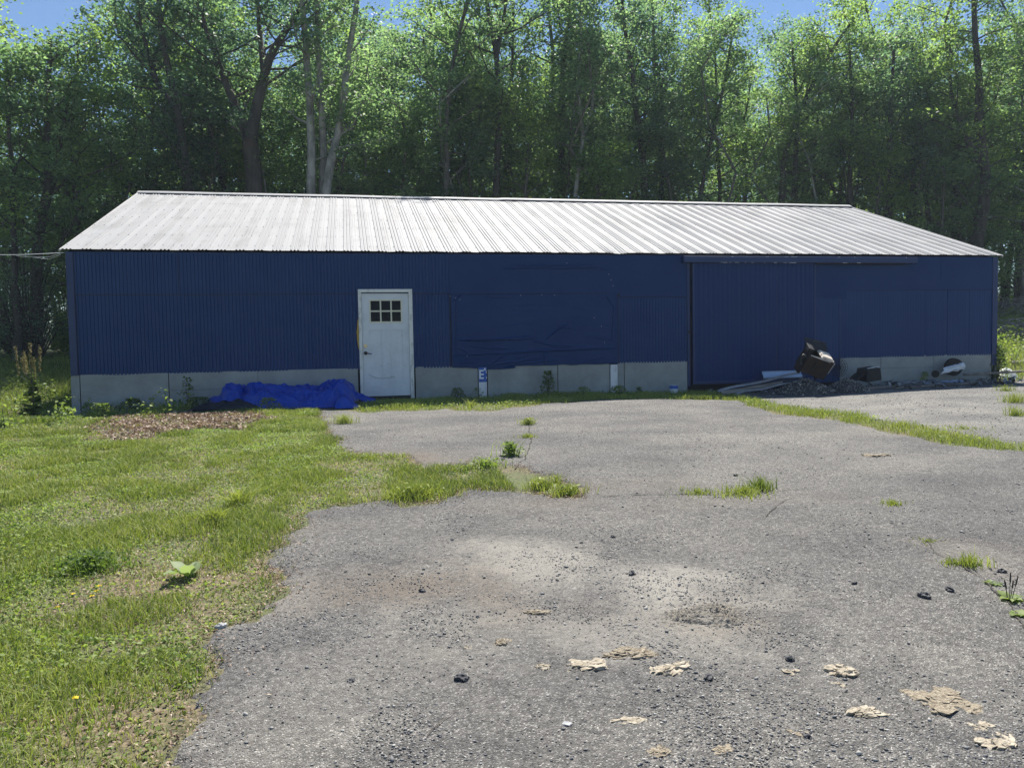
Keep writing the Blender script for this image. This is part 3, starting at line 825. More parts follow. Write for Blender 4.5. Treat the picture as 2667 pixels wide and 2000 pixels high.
# ---- entry door
cs = MB()
cs.box(5.235, 5.297, -0.045, 0.03, -0.02, 2.065)
cs.box(6.222, 6.298, -0.045, 0.03, -0.05, 2.065)
cs.box(5.235, 6.298, -0.047, 0.03, 2.066, 2.128)
cs.build('door_frame', 'casing_paint', shed, bevel=0.006)
MB().box(5.19, 6.32, -0.03, -0.02, 2.128, 2.140).build('drip_cap', 'blue_trim', shed)
MB().box(5.297, 6.222, -0.05, 0.03, -0.07, -0.002).build('door_sill', 'black_metal', shed, bevel=0.004)


def foamf(u, v):
    z = 0.93 + v * 0.66
    w = 0.045 * math.sin(PI * min(1, v * 1.05)) ** 0.5 + 0.012 * mn.noise(Vector((1, z * 9, 0)))
    return (5.238 - u * max(0.004, w), -0.022 - 0.01 * mn.noise(Vector((u * 4, z * 25, 2))), z)


MB().grid(4, 40, foamf).build('foam_strip', 'insulation', shed)
dr = MB()
# slab as frame and recessed panels (stile and rail door)
y0, y1, yr = -0.004, 0.03, 0.010
X0, X1, Z0, Z1 = 5.300, 6.219, 0.012, 2.062
xs_ = [X0, 5.430, 5.680, 5.838, 6.088, X1]
# bottom, lock and top rails, stiles
dr.box(X0, X1, y0, y1, Z0, 0.232)
dr.box(X0, 5.430, y0, y1, 0.232, 1.326); dr.box(5.680, 5.838, y0, y1, 0.232, 1.326); dr.box(6.088, X1, y0, y1, 0.232, 1.326)
dr.box(X0, X1, y0, y1, 1.326, 1.468)
dr.box(X0, 5.448, y0, y1, 1.468, 1.928); dr.box(6.092, X1, y0, y1, 1.468, 1.928)
dr.box(X0, X1, y0, y1, 1.928, Z1)
dr.box(5.430, 5.680, yr, y1 - 0.002, 0.232, 1.326); dr.box(5.838, 6.088, yr, y1 - 0.002, 0.232, 1.326)
door = dr.build('door', 'white_paint', shed)
door['label'] = 'white entry door with six small panes'
wf = MB()
wx = [5.448, 5.474, 5.655, 5.683, 5.862, 5.890, 6.066, 6.092]
wz = [1.468, 1.492, 1.682, 1.712, 1.900, 1.928]
for i in (0, 2, 4, 6): wf.box(wx[i], wx[i + 1], -0.014, 0.012, 1.468, 1.928)
for j in (0, 2, 4):
    for i in (1, 3, 5): wf.box(wx[i], wx[i + 1], -0.013, 0.011, wz[j], wz[j + 1])
wfo = wf.build('window_frame', 'cream_frame', door); wfo.location = (0, 0, 0)
mt, nt, N, L, B = _nodes('dark_glass')
B.inputs['Base Color'].default_value = (0.004, 0.008, 0.016, 1); B.inputs['Roughness'].default_value = 0.08; B.inputs['Specular IOR Level'].default_value = 0.06
MATS['dark_glass'] = mt
gl = MB().box(5.45, 6.09, 0.004, 0.009, 1.47, 1.926).build('window_pane', 'dark_glass', door); gl.location = (0, 0, 0)
kb = MB().disc((5.354, -0.012, 1.014), (0, 1, 0), 0.034, 0.02).disc((5.354, -0.024, 1.014), (0, 1, 0), 0.022, 0.02)
o = kb.build('deadbolt', 'brass', door, bevel=0.003); o.location = (0, 0, 0)
kn = MB().disc((5.354, -0.012, 0.871), (0, 1, 0), 0.036, 0.02).disc((5.354, -0.035, 0.871), (0, 1, 0), 0.013, 0.05)
kn.tube([(5.354, -0.062, 0.871), (5.40, -0.064, 0.866), (5.475, -0.06, 0.850)], [0.012, 0.010, 0.007], 8)
o = kn.build('door_handle', 'black_metal', door); o.location = (0, 0, 0)
sc_ = MB()
pts = [(5.40, 0.433), (5.43, 0.43), (5.48, 0.405), (5.55, 0.375), (5.62, 0.363), (5.684, 0.362), (5.74, 0.366), (5.79, 0.378), (5.84, 0.371), (5.85, 0.41), (5.855, 0.385), (5.92, 0.382)]
sc_.tube([(a, -0.005, b) for a, b in pts], 0.0035, 5)
for a, b in ((5.64, 0.62), (5.78, 0.66), (6.07, 1.22), (6.08, 1.19), (6.12, 0.62), (5.93, 1.95)):
    sc_.tube([(a, -0.005, b), (a + 0.012, -0.005, b + random.uniform(-0.02, 0.02))], 0.004, 5)
o = sc_.build('scuff_mark', 'scuff', door); o.location = (0, 0, 0)

# ---- sliding door with its track
MB().box(12.175, 12.235, -0.03, 0.02, 0.02, 2.66).build('door_post', 'blue_trim', shed, bevel=0.003)
sld = ribbed('sliding_door', 12.315, 15.165, 0.115, 2.66, -0.075, pitch=0.11, amp=0.006, mat='blue_door', ragged=0.0, seed=9, seam=(13.24, 14.3), duty=0.5)
sld['label'] = 'tall ribbed blue sliding door'
fr = MB()
fr.box(12.275, 12.315, -0.085, -0.03, 0.06, 2.68); fr.box(15.166, 15.20, -0.085, -0.03, 0.11, 2.68); fr.box(12.316, 15.165, -0.088, -0.03, 0.06, 0.128)
o = fr.build('door_edge', 'blue_trim', sld, bevel=0.003); o.location = (0, 0, 0)
MB().box(12.316, 15.165, -0.06, -0.03, 0.10, 2.66).build('sliding_door_back', 'dark_gap', shed)
MB().disc((12.20, -0.035, 1.19), (0, 1, 0), 0.022, 0.02).build('latch', 'rust', shed)
MB().box(12.05, 17.72, -0.16, -0.02, 2.665, 2.80).build('door_track', 'blue_trim', shed, bevel=0.006)
tr = MB().box(15.18, 17.42, -0.13, -0.05, 2.645, 2.661).build('track_rail', 'rust', shed)
ch = MB()
for k in range(26):
    x = random.choice([random.uniform(14.3, 15.2), random.uniform(13.9, 17.6), random.uniform(12.8, 14)])
    w = random.uniform(0.02, 0.09)
    zc = 2.80 if random.random() < 0.45 else 2.672
    ch.box(x, x + w, -0.1625, -0.1605, zc - random.uniform(0.006, 0.014), zc - 0.001)
ch.build('peeled_paint', 'white_board', shed)
# narrow leaf to the right of the sliding door
ribbed('side_door', 15.21, 15.83, 0.02, 1.895, -0.028, pitch=0.15, amp=0.004, mat='blue_siding', ragged=0.0, seed=12)
MB().box(15.832, 15.845, -0.034, 0.0, 0.3, 1.90).build('seam_strip', 'blue_trim', shed)
MB().box(15.86, 16.0, -0.012, 0.0, 1.86, 2.075).build('upper_wrap', 'blue_sheet', shed)
# staples and bare flecks round the wrap
fk = MB()
for (px, py) in ((1172, 772), (1186, 777), (1197, 781), (1355, 770), (1410, 769), (1443, 769), (1546, 828), (1565, 850), (1573, 892), (1216, 927), (1584, 715), (1475, 686), (1595, 745), (1590, 730)):
    p = W(px, py, 0); fk.box(p[0] - 0.005, p[0] + 0.007, -0.048, -0.022, p[2] - 0.004, p[2] + 0.005)
fk.build('staple', 'alu', shed)

# ---- roof
SL = math.atan2(ZR - ZE - 0.03, D_ + 0.07)


def roof_profile(x0, x1, gap=0.335):
    out = []
    x = x0
    while x < x1 - 0.02:
        g = x
        for k in range(3):
            c_ = g + 0.045 + k * 0.066
            out += [(c_ - 0.021, 0), (c_ - 0.010, 0.015), (c_ + 0.010, 0.015), (c_ + 0.021, 0)]
        out += [(g + 0.225, 0), (g + 0.232, 0.004), (g + 0.240, 0), (g + 0.275, 0), (g + 0.282, 0.004), (g + 0.290, 0)]
        x += gap
    out = [(x0, 0)] + [q for q in out if q[0] < x1] + [(x1, 0)]
    return out


prof = roof_profile(-0.07, L_ + 0.08)
NR = 14


def roof_side(name, sgn):
    b = MB(); n = len(prof)
    P = []
    for j in range(NR + 1):
        t = j / NR
        for (x, h) in prof:
            lip = 0
            k = int((x + 0.07) / 0.335)
            jag = 0.0
            if j == 0:
                jag = 0.022 * mn.noise(Vector((k * 3.1, 0, 0))) + (0.012 * mn.noise(Vector((x * 4, 1, 0))))
                if 5 < x < 13: jag *= 1.8
                lip = -0.018 * max(0, mn.noise(Vector((x * 2.3, 7, 0)))) * (2 if 5 < x < 12 else 0.6)
            y = -0.07 + t * (D_ + 0.07) - jag
            z = ZE + 0.03 + (ZR - ZE - 0.03) * t + lip
            w = 0.004 * mn.noise(Vector((x * 1.1, t * 3, 3))) + 0.0035 * mn.noise(Vector((k * 5.3, t * 6, 9))) if h == 0 else 0
            y -= (h + w) * math.sin(SL); z += (h + w) * math.cos(SL)
            P.append((x, y if sgn > 0 else 2 * D_ - y, z))
    Fc = [(j * n + i, j * n + i + 1, (j + 1) * n + i + 1, (j + 1) * n + i) for j in range(NR) for i in range(n - 1)]
    if sgn < 0: Fc = [f[::-1] for f in Fc]
    b.add(P, Fc)
    b.cur = 1
    if sgn > 0:
        for r_ in range(7):
            t = 0.06 + r_ * 0.145
            for k in range(60):
                for off in (0.012, 0.200):
                    x = -0.07 + k * 0.335 + off
                    if x > L_: continue
                    c_ = Vector((x, -0.07 + t * (D_ + 0.07), ZE + 0.03 + (ZR - ZE - 0.03) * t)) + Vector((0, -math.sin(SL), math.cos(SL))) * 0.004
                    b.disc(c_, (0, -math.sin(SL), math.cos(SL)), 0.009, 0.012, 6)
    return b.build(name, ['roof_metal', 'roof_screw'], shed)


roof_side('roof', 1)
roof_side('roof', -1)
rc = MB()
rp = []
for i in range(121):
    x = -0.09 + (L_ + 0.18) * i / 120
    wv = 0.010 * mn.noise(Vector((x * 0.7, 0, 3))) + (0.012 if x > 9.3 else 0)
    rp.append([(x, D_ - 0.17, ZR - 0.035 + wv), (x, D_ - 0.165, ZR - 0.018 + wv), (x, D_ - 0.05, ZR + 0.040 + wv), (x, D_, ZR + 0.055 + wv), (x, D_ + 0.05, ZR + 0.040 + wv), (x, D_ + 0.165, ZR - 0.018 + wv)])
rc.add([p for r_ in rp for p in r_], [(i * 6 + k, (i + 1) * 6 + k, (i + 1) * 6 + k + 1, i * 6 + k + 1) for i in range(120) for k in range(5)])
rc.build('ridge_cap', 'roof_metal', shed)
for xg, s_ in ((-0.078, -1), (L_ + 0.088, 1)):
    rk = MB()
    for sg in (1, -1):
        a = Vector((xg, -0.08 if sg > 0 else 2 * D_ + 0.08, ZE + 0.005)); b_ = Vector((xg, D_, ZR + 0.01))
        rk.tube([a, b_], 0.028, 4)
    rk.build('rake_trim', 'roof_metal', shed)
# eave shadow board
MB().box(0.0, L_, 0.03, 0.06, ZE - 0.05, ZE).build('eave_board', 'blue_trim', shed)

# service wire to the left eave
a = W(0, 652, 2.0); b_ = Vector((-0.02, -0.03, ZE - 0.03))
a = Vector(a)
a2 = a + (a - b_) * 1.6
pts = []
for i in range(30):
    t = i / 29; p = b_.lerp(a2, t); p.z -= 0.25 * math.sin(PI * t) * 0.4 - 0.0; pts.append(p)
wr = MB().tube(pts, 0.007, 6)
for s_ in range(2):
    q = [b_ + Vector((-0.05, -0.02, -0.02 - s_ * 0.02)), b_ + Vector((-0.3, 0.1, -0.07 - s_ * 0.04)), b_ + Vector((-0.6, 0.2, -0.06)), b_ + Vector((-0.9, 0.3, -0.03))]
    wr.tube(q, 0.004, 5)
tag(wr.build('service_wire', 'wire_white', smooth=True), 'pale service wire running from the left eave of the shed to the woods', 'cable')
pole_top = a2


# ================================================================== JUNK AGAINST THE SHED
def gz(x, y): return float(zt(x, y)) + 0.014


# -- blue tarp heap
def prof1(s, pts):
    for (a, va), (b, vb) in zip(pts, pts[1:]):
        if s <= b:
            t = (s - a) / (b - a); t = t * t * (3 - 2 * t); return va + (vb - va) * t
    return pts[-1][1]


HT = [(0, 0.02), (0.06, 0.14), (0.11, 0.16), (0.16, 0.44), (0.24, 0.42), (0.262, 0.30), (0.30, 0.44), (0.40, 0.38), (0.47, 0.37), (0.6, 0.36), (0.68, 0.33), (0.76, 0.36), (0.84, 0.46), (0.92, 0.50), (0.955, 0.40), (1.0, 0.05)]
FR = [(0, -0.55), (0.1, -0.75), (0.2, -0.8), (0.35, -1.15), (0.5, -1.45), (0.7, -1.6), (0.85, -1.65), (1.0, -1.5)]


def heap(s, t):
    x = 2.36 + s * 2.78
    yb, yf = -0.06, prof1(s, FR)
    H = prof1(s, HT) * 0.86
    e = math.sin(PI * min(1, (t * 0.93 + 0.07))) ** 0.55 if t > 0.5 else (0.45 + 0.55 * math.sin(PI * t) ** 0.6)
    lean = 1 - 0.35 * max(0, t - 0.35)
    p = Vector((x * 2.6, t * 3.2, 1.7))
    wv = mn.noise(p) * 0.6
    q = p + Vector((wv, wv * 1.3, 0)) * 0.8
    rid = 1 - abs(mn.noise(q * 1.1)) * 2.6
    rid2 = 1 - abs(mn.noise(q * 2.7 + Vector((4, 1, 0)))) * 2.6
    rid3 = 1 - abs(mn.noise(q * 6.3 + Vector((9, 1, 3)))) * 2.6
    g = 1.0 if 0.02 < t < 0.995 else 0.2
    c1v = mn.voronoi(q * 0.75)[0]; c2v = mn.voronoi(q * 1.9 + Vector((5, 2, 1)))[0]; c3v = mn.voronoi(q * 4.5 + Vector((1, 8, 1)))[0]
    h = H * e * lean * (0.74 + 0.36 * min(1.1, c1v[0])) + g * (0.13 * (c2v[0] - 0.3) + 0.055 * (c3v[0] - 0.3) + 0.02 * rid2) * min(1, e * 1.5)
    y = yb + (yf - yb) * t + 0.07 * mn.noise(q * 1.5 + Vector((0, 7, 0))) * g
    xx = x + 0.09 * mn.noise(q * 1.4 + Vector((3, 0, 5)))
    if t > 0.98: h *= 0.12
    return (xx, y, float(zt(xx, y)) + 0.015 + max(0.0, h))


tp = MB().grid(190, 110, heap)


def lobe(s, t):
    g0 = G(868, 1086); g1 = G(935, 1072)
    x = g0[0] + (g1[0] - g0[0]) * s; y = -1.35 - 0.55 * t
    p = Vector((x * 5, y * 5, 9)); r = 1 - abs(mn.noise(p)) * 2.5
    e = math.sin(PI * s) ** 0.5 * math.sin(PI * min(1, t)) ** 0.6
    h = e * (0.27 * (1 - s) ** 0.8 + 0.05) * (0.7 + 0.4 * r) + 0.03 * e * (1 - abs(mn.noise(p * 2.3)) * 2)
    return (x + 0.04 * mn.noise(p * 0.8), y + 0.05 * mn.noise(p * 0.7), float(zt(x, y)) + 0.016 + max(0, h))


def tail(s, t):
    a = Vector((4.95, -0.55, 0.22)); b = Vector((5.50, -0.75, -0.04))
    c_ = a.lerp(b, s); w = 0.26 * (1 - s * 0.75)
    r = 1 - abs(mn.noise(Vector((s * 5, t * 7, 3)))) * 2
    y = c_.y + (t - 0.5) * w * 2
    return (c_.x, y, max(float(zt(c_.x, y)) + 0.016, c_.z * (1 - s * 0.2) - 0.28 * abs(t - 0.45) + 0.05 * r))


tp.grid(50, 40, lobe).grid(30, 24, tail)
tag(tp.build('blue_tarp', 'tarp_blue', smooth=True), 'crumpled bright blue tarp heaped against the shed left of the white door', 'tarp')
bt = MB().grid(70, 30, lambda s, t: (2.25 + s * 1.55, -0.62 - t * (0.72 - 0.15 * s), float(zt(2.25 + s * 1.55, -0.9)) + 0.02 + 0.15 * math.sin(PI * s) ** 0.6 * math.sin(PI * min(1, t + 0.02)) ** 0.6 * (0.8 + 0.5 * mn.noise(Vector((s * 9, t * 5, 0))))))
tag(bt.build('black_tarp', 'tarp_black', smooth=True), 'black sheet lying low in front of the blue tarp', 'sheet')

# -- concrete block at the left corner
b = G(195, 1088)
tag(MB().obox((0.12, -0.28, float(zt(0.12, -0.28)) + 0.07), (0.42, 0.2, 0.19), (0, 0, 0.06)).build('concrete_block', 'concrete', bevel=0.01), 'grey concrete block under the left corner of the shed', 'block')

# -- tipped rusty metal box with pale panel
c0 = W(2122, 944, -1.45)
st = empty('rusty_stove', (c0[0], -1.45, float(zt(c0[0], -1.45))), 'rusty dark metal box tipped over on the rubble with a pale enamel panel', 'stove')
rot = (math.radians(30), math.radians(20), math.radians(-4))
R = Euler(rot).to_matrix()


SS = 0.84


def at_(dx, dy, dz): return tuple(Vector([float(k) for k in c0]) + R @ Vector((dx, dy, dz)) * SS)


bb = MB()
bb.obox(at_(0, -0.22, -0.02), (0.521, 0.017, 0.403), rot); bb.obox(at_(0, 0.22, -0.02), (0.521, 0.017, 0.403), rot)
bb.obox(at_(-0.31, 0, -0.02), (0.017, 0.386, 0.403), rot); bb.obox(at_(0.31, 0, -0.02), (0.017, 0.386, 0.403), rot); bb.obox(at_(0, 0, -0.25), (0.521, 0.386, 0.017), rot)
bb.obox(at_(-0.20, 0.0, 0.08), (0.017, 0.361, 0.218), rot)
bb.build('body', 'rust', st, bevel=0.006)
MB().obox(at_(0.14, 0.0, 0.245), (0.286, 0.353, 0.029), rot).obox(at_(0.14, 0, 0.27), (0.235, 0.286, 0.025), rot).build('enamel_panel', 'beige_enamel', st, bevel=0.012)
ld = MB(); r2 = (math.radians(62), math.radians(14), 0)
ld.obox(tuple(Vector(at_(-0.08, 0.27, 0.32))), (0.504, 0.252, 0.021), r2); ld.obox(at_(-0.28, 0.1, 0.27), (0.118, 0.286, 0.084), rot)
ld.build('lid', 'black_metal', st, bevel=0.006)
MB().obox(at_(-0.05, -0.235, 0.225), (0.437, 0.017, 0.018), rot).obox(at_(0.325, -0.22, 0.08), (0.017, 0.021, 0.252), rot).build('trim_strip', 'alu', st)
pp = MB().tube([at_(-0.31, -0.1, 0.1), at_(-0.42, -0.12, 0.12), at_(-0.44, -0.14, 0.02), at_(-0.36, -0.16, -0.1)], 0.03, 8)
pp.tube([at_(-0.1, -0.24, 0.1), at_(-0.12, -0.27, -0.02), at_(-0.08, -0.25, -0.14)], 0.018, 6)
pp.tube([at_(-0.25, 0.2, 0.42), at_(0.0, 0.28, 0.44), at_(0.3, 0.25, 0.33)], 0.008, 6)
pp.build('pipe', 'black_metal', st, smooth=True)
for sx in (-0.24, 0.24):
    MB().obox(at_(sx, 0.1, -0.32), (0.042, 0.252, 0.118), rot).build('leg', 'rust', st)

# -- wire fan guard beside it
fc = W(2186, 957, -0.42)
fg = MB(); rr = 0.20
for k in range(2):
    yy = -0.42 + k * 0.09
    for q in (1.0, 0.75, 0.5, 0.25):
        fg.tube([(fc[0] + rr * q * math.cos(a_), yy + (0.0 if q == 1 else (-1 if k == 0 else 1) * 0.03 * (1 - q)), fc[2] + rr * q * math.sin(a_)) for a_ in np.linspace(0, 2 * PI, 25)], 0.004, 5, cap=False)
    for a_ in np.linspace(0, 2 * PI, 17)[:-1]:
        fg.tube([(fc[0], yy + (-0.03 if k == 0 else 0.03), fc[2]), (fc[0] + rr * math.cos(a_), yy, fc[2] + rr * math.sin(a_))], 0.003, 4)
tag(fg.build('fan_guard', 'black_metal'), 'round black wire fan guard standing right of the rusty box', 'fan guard')


# -- crumbled asphalt heaps
def heap_obj(name, cx, cy, rx, ry, h, seed, label, rot=0):
    def fn(u, v):
        a = u * 2 * PI; r = v
        x = cx + rx * r * math.cos(a); y = cy + ry * r * math.sin(a)
        e = (1 - r) ** 0.8
        n = mn.noise(Vector((x * 3, y * 3, seed)))
        k = 0.05 * mn.noise(Vector((x * 11, y * 11, seed))) + 0.03 * mn.noise(Vector((x * 26, y * 26, seed)))
        return (x, y, gz(x, y) - 0.01 + max(0, h * e * (0.85 + 0.5 * n) + k * min(1, e * 3)))
    hb = MB().grid(90, 45, fn)
    g = hb.build(name, 'crumbled_asphalt')
    return tag(g, label, 'rubble heap')


def chips_on(n, cx, cy, rx, ry, h, s0, s1):
    r = np.sqrt(RNG.random(n)); a = RNG.random(n) * 2 * PI
    x = cx + rx * r * np.cos(a); y = cy + ry * r * np.sin(a)
    z = zt(x, y) + 0.02 + h * (1 - r) ** 0.8 + RNG.random(n) * 0.03
    return x, y, z, RNG.uniform(s0, s1, n)


h1 = W(2095, 1000, -1.35); h2 = W(2205, 998, -1.35)
hp1 = heap_obj('rubble_heap', h1[0], -1.35, 0.62, 0.55, 0.33, 3, 'dark heap of crumbled asphalt below the tipped rusty box')
hp2 = heap_obj('rubble_heap', h2[0], -1.35, 0.46, 0.48, 0.27, 5, 'smaller dark rubble heap left of the black bin')
for (hp, hx, hy, rx, ry, hh) in ((hp1, h1[0], -1.35, 0.62, 0.55, 0.33), (hp2, h2[0], -1.35, 0.46, 0.48, 0.27)):
    x, y, z, s = chips_on(1500, hx, hy, rx, ry, hh * 0.95, 0.015, 0.05)
    V_, F_, T_ = leaf_quads(np.stack([x, y, z], 1), s, RNG.random(len(x)) * 0.95, up=0.4, tilt=1, aspect=0.8)
    ck = link('rubble_chips', np_mesh('rubble_chips', V_, F_, {'tone': T_}), 'stone_chip', hp); ck['kind'] = 'stuff'
    ck.location = (0, 0, 0)

# -- pale panel against the sliding door, long flashing strips
pa = W(1985, 977, -0.16); pb = W(2086, 977, -0.16)
mb = MB()
mb.grid(20, 8, lambda u, v: (pa[0] + (pb[0] - pa[0]) * u, -0.16 - 0.02 * math.sin(v * PI * 2.0) - 0.05 * (1 - v), pa[2] - 0.078 + 0.16 * v))
tag(mb.build('roof_sheet', 'galv_blue', smooth=True, solid=0.004), 'pale blue metal panel propped on edge against the sliding door', 'metal panel')
for (p0, y0_, p1, y1_, wd, lab) in (((1870, 1018), -1.1, (2084, 971), -0.75, 0.05, 'long pale flashing strip leaning up to the rubble heap, the upper of two'),
                                   ((1915, 1026), -1.45, (2062, 997), -1.25, 0.03, 'thin pale metal strip lying in the shadow, the lower of two')):
    A = Vector(W(*p0, y0_)); B_ = Vector(W(*p1, y1_)); A.z = max(A.z, gz(A.x, A.y) + 0.01)
    d = (B_ - A); n_ = Vector((0, -1, 0.25)).normalized(); upv = Vector((0, 0.35, 1)).normalized()
    mbs = MB().grid(30, 6, lambda u, v: tuple(A + d * u + upv * (wd * (v - 0.5)) + n_ * (0.02 * math.cos(v * PI * 1.6)) + Vector((0, 0, 0.012 * math.sin(u * PI * 3)))))
    tag(mbs.build('flashing_strip', 'alu', smooth=True, solid=0.003), lab, 'metal strip', 'flashing strips by the sliding door')
bd = MB()
A = Vector(W(1880, 1024, -1.3)); A.z = gz(A.x, A.y) + 0.04; B_ = Vector(W(2040, 996, -1.05))
ang = math.atan2(B_.y - A.y, B_.x - A.x)
bd.obox((A + B_) / 2, ((B_ - A).length, 0.09, 0.02), (0.9, -0.10, ang))
tag(bd.build('weathered_plank', 'weathered_wood', bevel=0.003), 'dark weathered plank lying between two pale metal strips', 'plank')

# -- tipped black bin
c1 = W(2262, 974, -0.55); bn = empty('black_bin', (c1[0], -0.55, gz(c1[0], -0.55)), 'tipped black plastic bin against the pale skirting', 'bin')
r3 = (math.radians(8), math.radians(-6), 0.1)
MB().obox((c1[0], -0.55, c1[2]), (0.42, 0.36, 0.27), r3, taper=0.86).build('body', 'rubber', bn, bevel=0.02)
MB().obox((c1[0] + 0.02, -0.68, c1[2] + 0.145), (0.30, 0.03, 0.02), r3).obox((c1[0] + 0.205, -0.66, c1[2]), (0.012, 0.03, 0.26), (0, math.radians(-14), 0)).build('rim', 'white_board', bn)
MB().obox((c1[0] - 0.27, -0.5, c1[2] - 0.06), (0.22, 0.3, 0.03), (0, math.radians(-38), 0)).build('flap', 'rubber', bn)

# -- flat pile of sheets, planks in front of the skirting
pz = []
rs = random.Random(5)
sheets = [((2310, 988), (2440, 984), -0.75, 0.30, 'galv_blue', 'corrugated pale blue sheet, lowest of the flat stack by the skirting', 0.03),
          ((2330, 981), (2430, 979), -0.62, 0.28, 'alu', 'grey metal sheet lying askew on the flat stack by the skirting', 0.085),
          ((2380, 983), (2500, 981), -0.80, 0.22, 'galv_blue', 'narrow pale sheet at the right end of the flat stack', 0.06)]
for (p0, p1, yy, dep, mt_, lab, hz_) in sheets:
    A = Vector(W(*p0, yy)); B_ = Vector(W(*p1, yy)); z0_ = gz(A.x, yy) + hz_
    corr = 'corrugated' in lab

    def sf(u, v, A=A, B_=B_, z0_=z0_, dep=dep, corr=corr):
        x = A.x + (B_.x - A.x) * u + 0.12 * v; y = A.y - dep * (1 - v) + 0.08 * u
        return (x, y, z0_ + (0.010 * math.sin(y * 2 * PI / 0.04) if corr else 0) + 0.02 * mn.noise(Vector((x * 2, y * 2, 4))) + 0.03 * u * v)
    tag(MB().grid(24, 40, sf).build('metal_sheet', mt_, smooth=True, solid=0.003), lab, 'metal sheet', 'metal sheets stacked by the skirting')
planks = [((2235, 1004), (2330, 1001), -1.25, 0.07, 'dark plank end nearest the rubble heap, before the black bin'),
          ((2250, 996), (2400, 992), -0.95, 0.09, 'long dark board lying in front of the black bin'),
          ((2345, 1004), (2385, 996), -1.42, 0.04, 'short pale stick angled out into the edge of the shadow'),
          ((2400, 994), (2545, 993), -1.1, 0.08, 'long board lying right of the metal sheets, nearest the shed'),
          ((2430, 1000), (2540, 999), -1.35, 0.06, 'grey board at the right end, nearest the sunlit yard'),
          ((2330, 1009), (2430, 1006), -1.55, 0.08, 'thin dark board along the shadow edge below the metal sheets')]
for (p0, p1, yy, wd, lab) in planks:
    A = Vector(W(*p0, yy)); B_ = Vector(W(*p1, yy - (0.1 if 'angled' not in lab else -0.5)))
    A.z = gz(A.x, A.y) + 0.025; B_.z = gz(B_.x, B_.y) + 0.03 + rs.uniform(0, 0.03)
    d = B_ - A; ang = math.atan2(d.y, d.x); el = -math.atan2(d.z, math.hypot(d.x, d.y))
    tag(MB().obox((A + B_) / 2, (d.length, wd, 0.028), (rs.uniform(-0.1, 0.1), el, ang)).build('plank', 'weathered_wood', bevel=0.003), lab, 'plank', 'planks lying along the shed')
# scattered flat debris beneath the sliding door
p = G(1970, 998)
rv = []
for k in range(130):
    x = rs.uniform(12.6, 15.2); y = rs.uniform(-0.75, -0.12)
    rv.append((x, y, gz(x, y) + 0.02))
V_, F_, T_ = leaf_quads(np.array(rv), RNG.uniform(0.06, 0.22, len(rv)), RNG.random(len(rv)), up=1.6, tilt=0.35, aspect=0.4)
tag(link('litter', np_mesh('litter', V_, F_, {'tone': T_}), 'stone_chip'), 'flat scraps littered along the foot of the sliding door', 'litter', kind='stuff')

rv = []
for k in range(230):
    x = rs.uniform(16.1, 19.9); y = -0.35 - 1.35 * rs.random() ** 1.2
    rv.append((x, y, gz(x, y) + 0.015 + 0.07 * rs.random() * (1 - abs(y + 0.8))))
V_, F_, T_ = leaf_quads(np.array(rv), RNG.uniform(0.08, 0.42, len(rv)), RNG.random(len(rv)) ** 1.6 * 0.8, up=1.8, tilt=0.3, aspect=0.22, droop=0.0)
tag(link('litter', np_mesh('litter', V_, F_, {'tone': T_}), 'stone_chip'), 'splintered scraps strewn among the planks before the right skirting', 'litter', kind='stuff')
# -- black round lid with folded pale sheet
c2 = W(2492, 956, -0.35)
tag(MB().disc((c2[0] + 0.02, -0.22, c2[2]), (0.15, 1, 0.15), 0.19, 0.09, 36).build('barrel_lid', 'rubber', bevel=0.012), 'round black lid leaning on the skirting near the right corner', 'lid')


_Q = [Vector(W(2448, 974, -0.60)), Vector(W(2512, 962, -0.36)), Vector(W(2508, 944, -0.34)), Vector(W(2458, 957, -0.50))]


def fold(u, v):
    p = _Q[0].lerp(_Q[1], u).lerp(_Q[3].lerp(_Q[2], u), v)
    p.y += 0.05 * mn.noise(Vector((u * 4, v * 3, 1))) - 0.05 * math.sin(v * PI)
    p.z += 0.025 * mn.noise(Vector((u * 5, v * 4, 6)))
    return tuple(p)


tag(MB().grid(24, 10, fold).build('plastic_sheet', 'white_plastic', solid=0.003), 'folded whitish plastic sheet draped over the round black lid', 'plastic sheet')
h_ = W(2436, 974, -0.5)
tag(MB().disc((h_[0], -0.5, h_[2]), (0.6, 1, 0.3), 0.07, 0.04, 24).build('black_hoop', 'rubber', bevel=0.01), 'small dark disc lying left of the folded plastic sheet', 'disc')
# -- rail running out past the corner
A = Vector(W(2510, 976, -0.62)); B_ = Vector(W(2667, 966, 0.1)); B_ = A + (B_ - A) * 1.7
tag(MB().tube([A, A.lerp(B_, 0.5) + Vector((0, 0, -0.01)), B_], 0.028, 10).build('metal_pole', 'weathered_wood', smooth=True), 'long dark pole lying past the right corner of the shed', 'pole')
# -- white bag
g = G(2634, 988)


def bag(u, v):
    a = u * 2 * PI; x = g[0] + 0.36 * v * math.cos(a) * (1 + 0.2 * mn.noise(Vector((math.cos(a), math.sin(a), 2)))); y = g[1] + 0.2 + 0.28 * v * math.sin(a)
    h = 0.20 * (1 - v ** 2.2) * (1 + 0.35 * math.cos(a) * v) + 0.05 * mn.noise(Vector((x * 6, y * 6, 1))) * (1 - v)
    return (x, y, gz(x, y) + max(0, h))


tag(MB().grid(48, 16, bag).build('white_bag', 'white_plastic', smooth=True), 'white plastic bag lying beyond the right corner of the shed', 'bag')
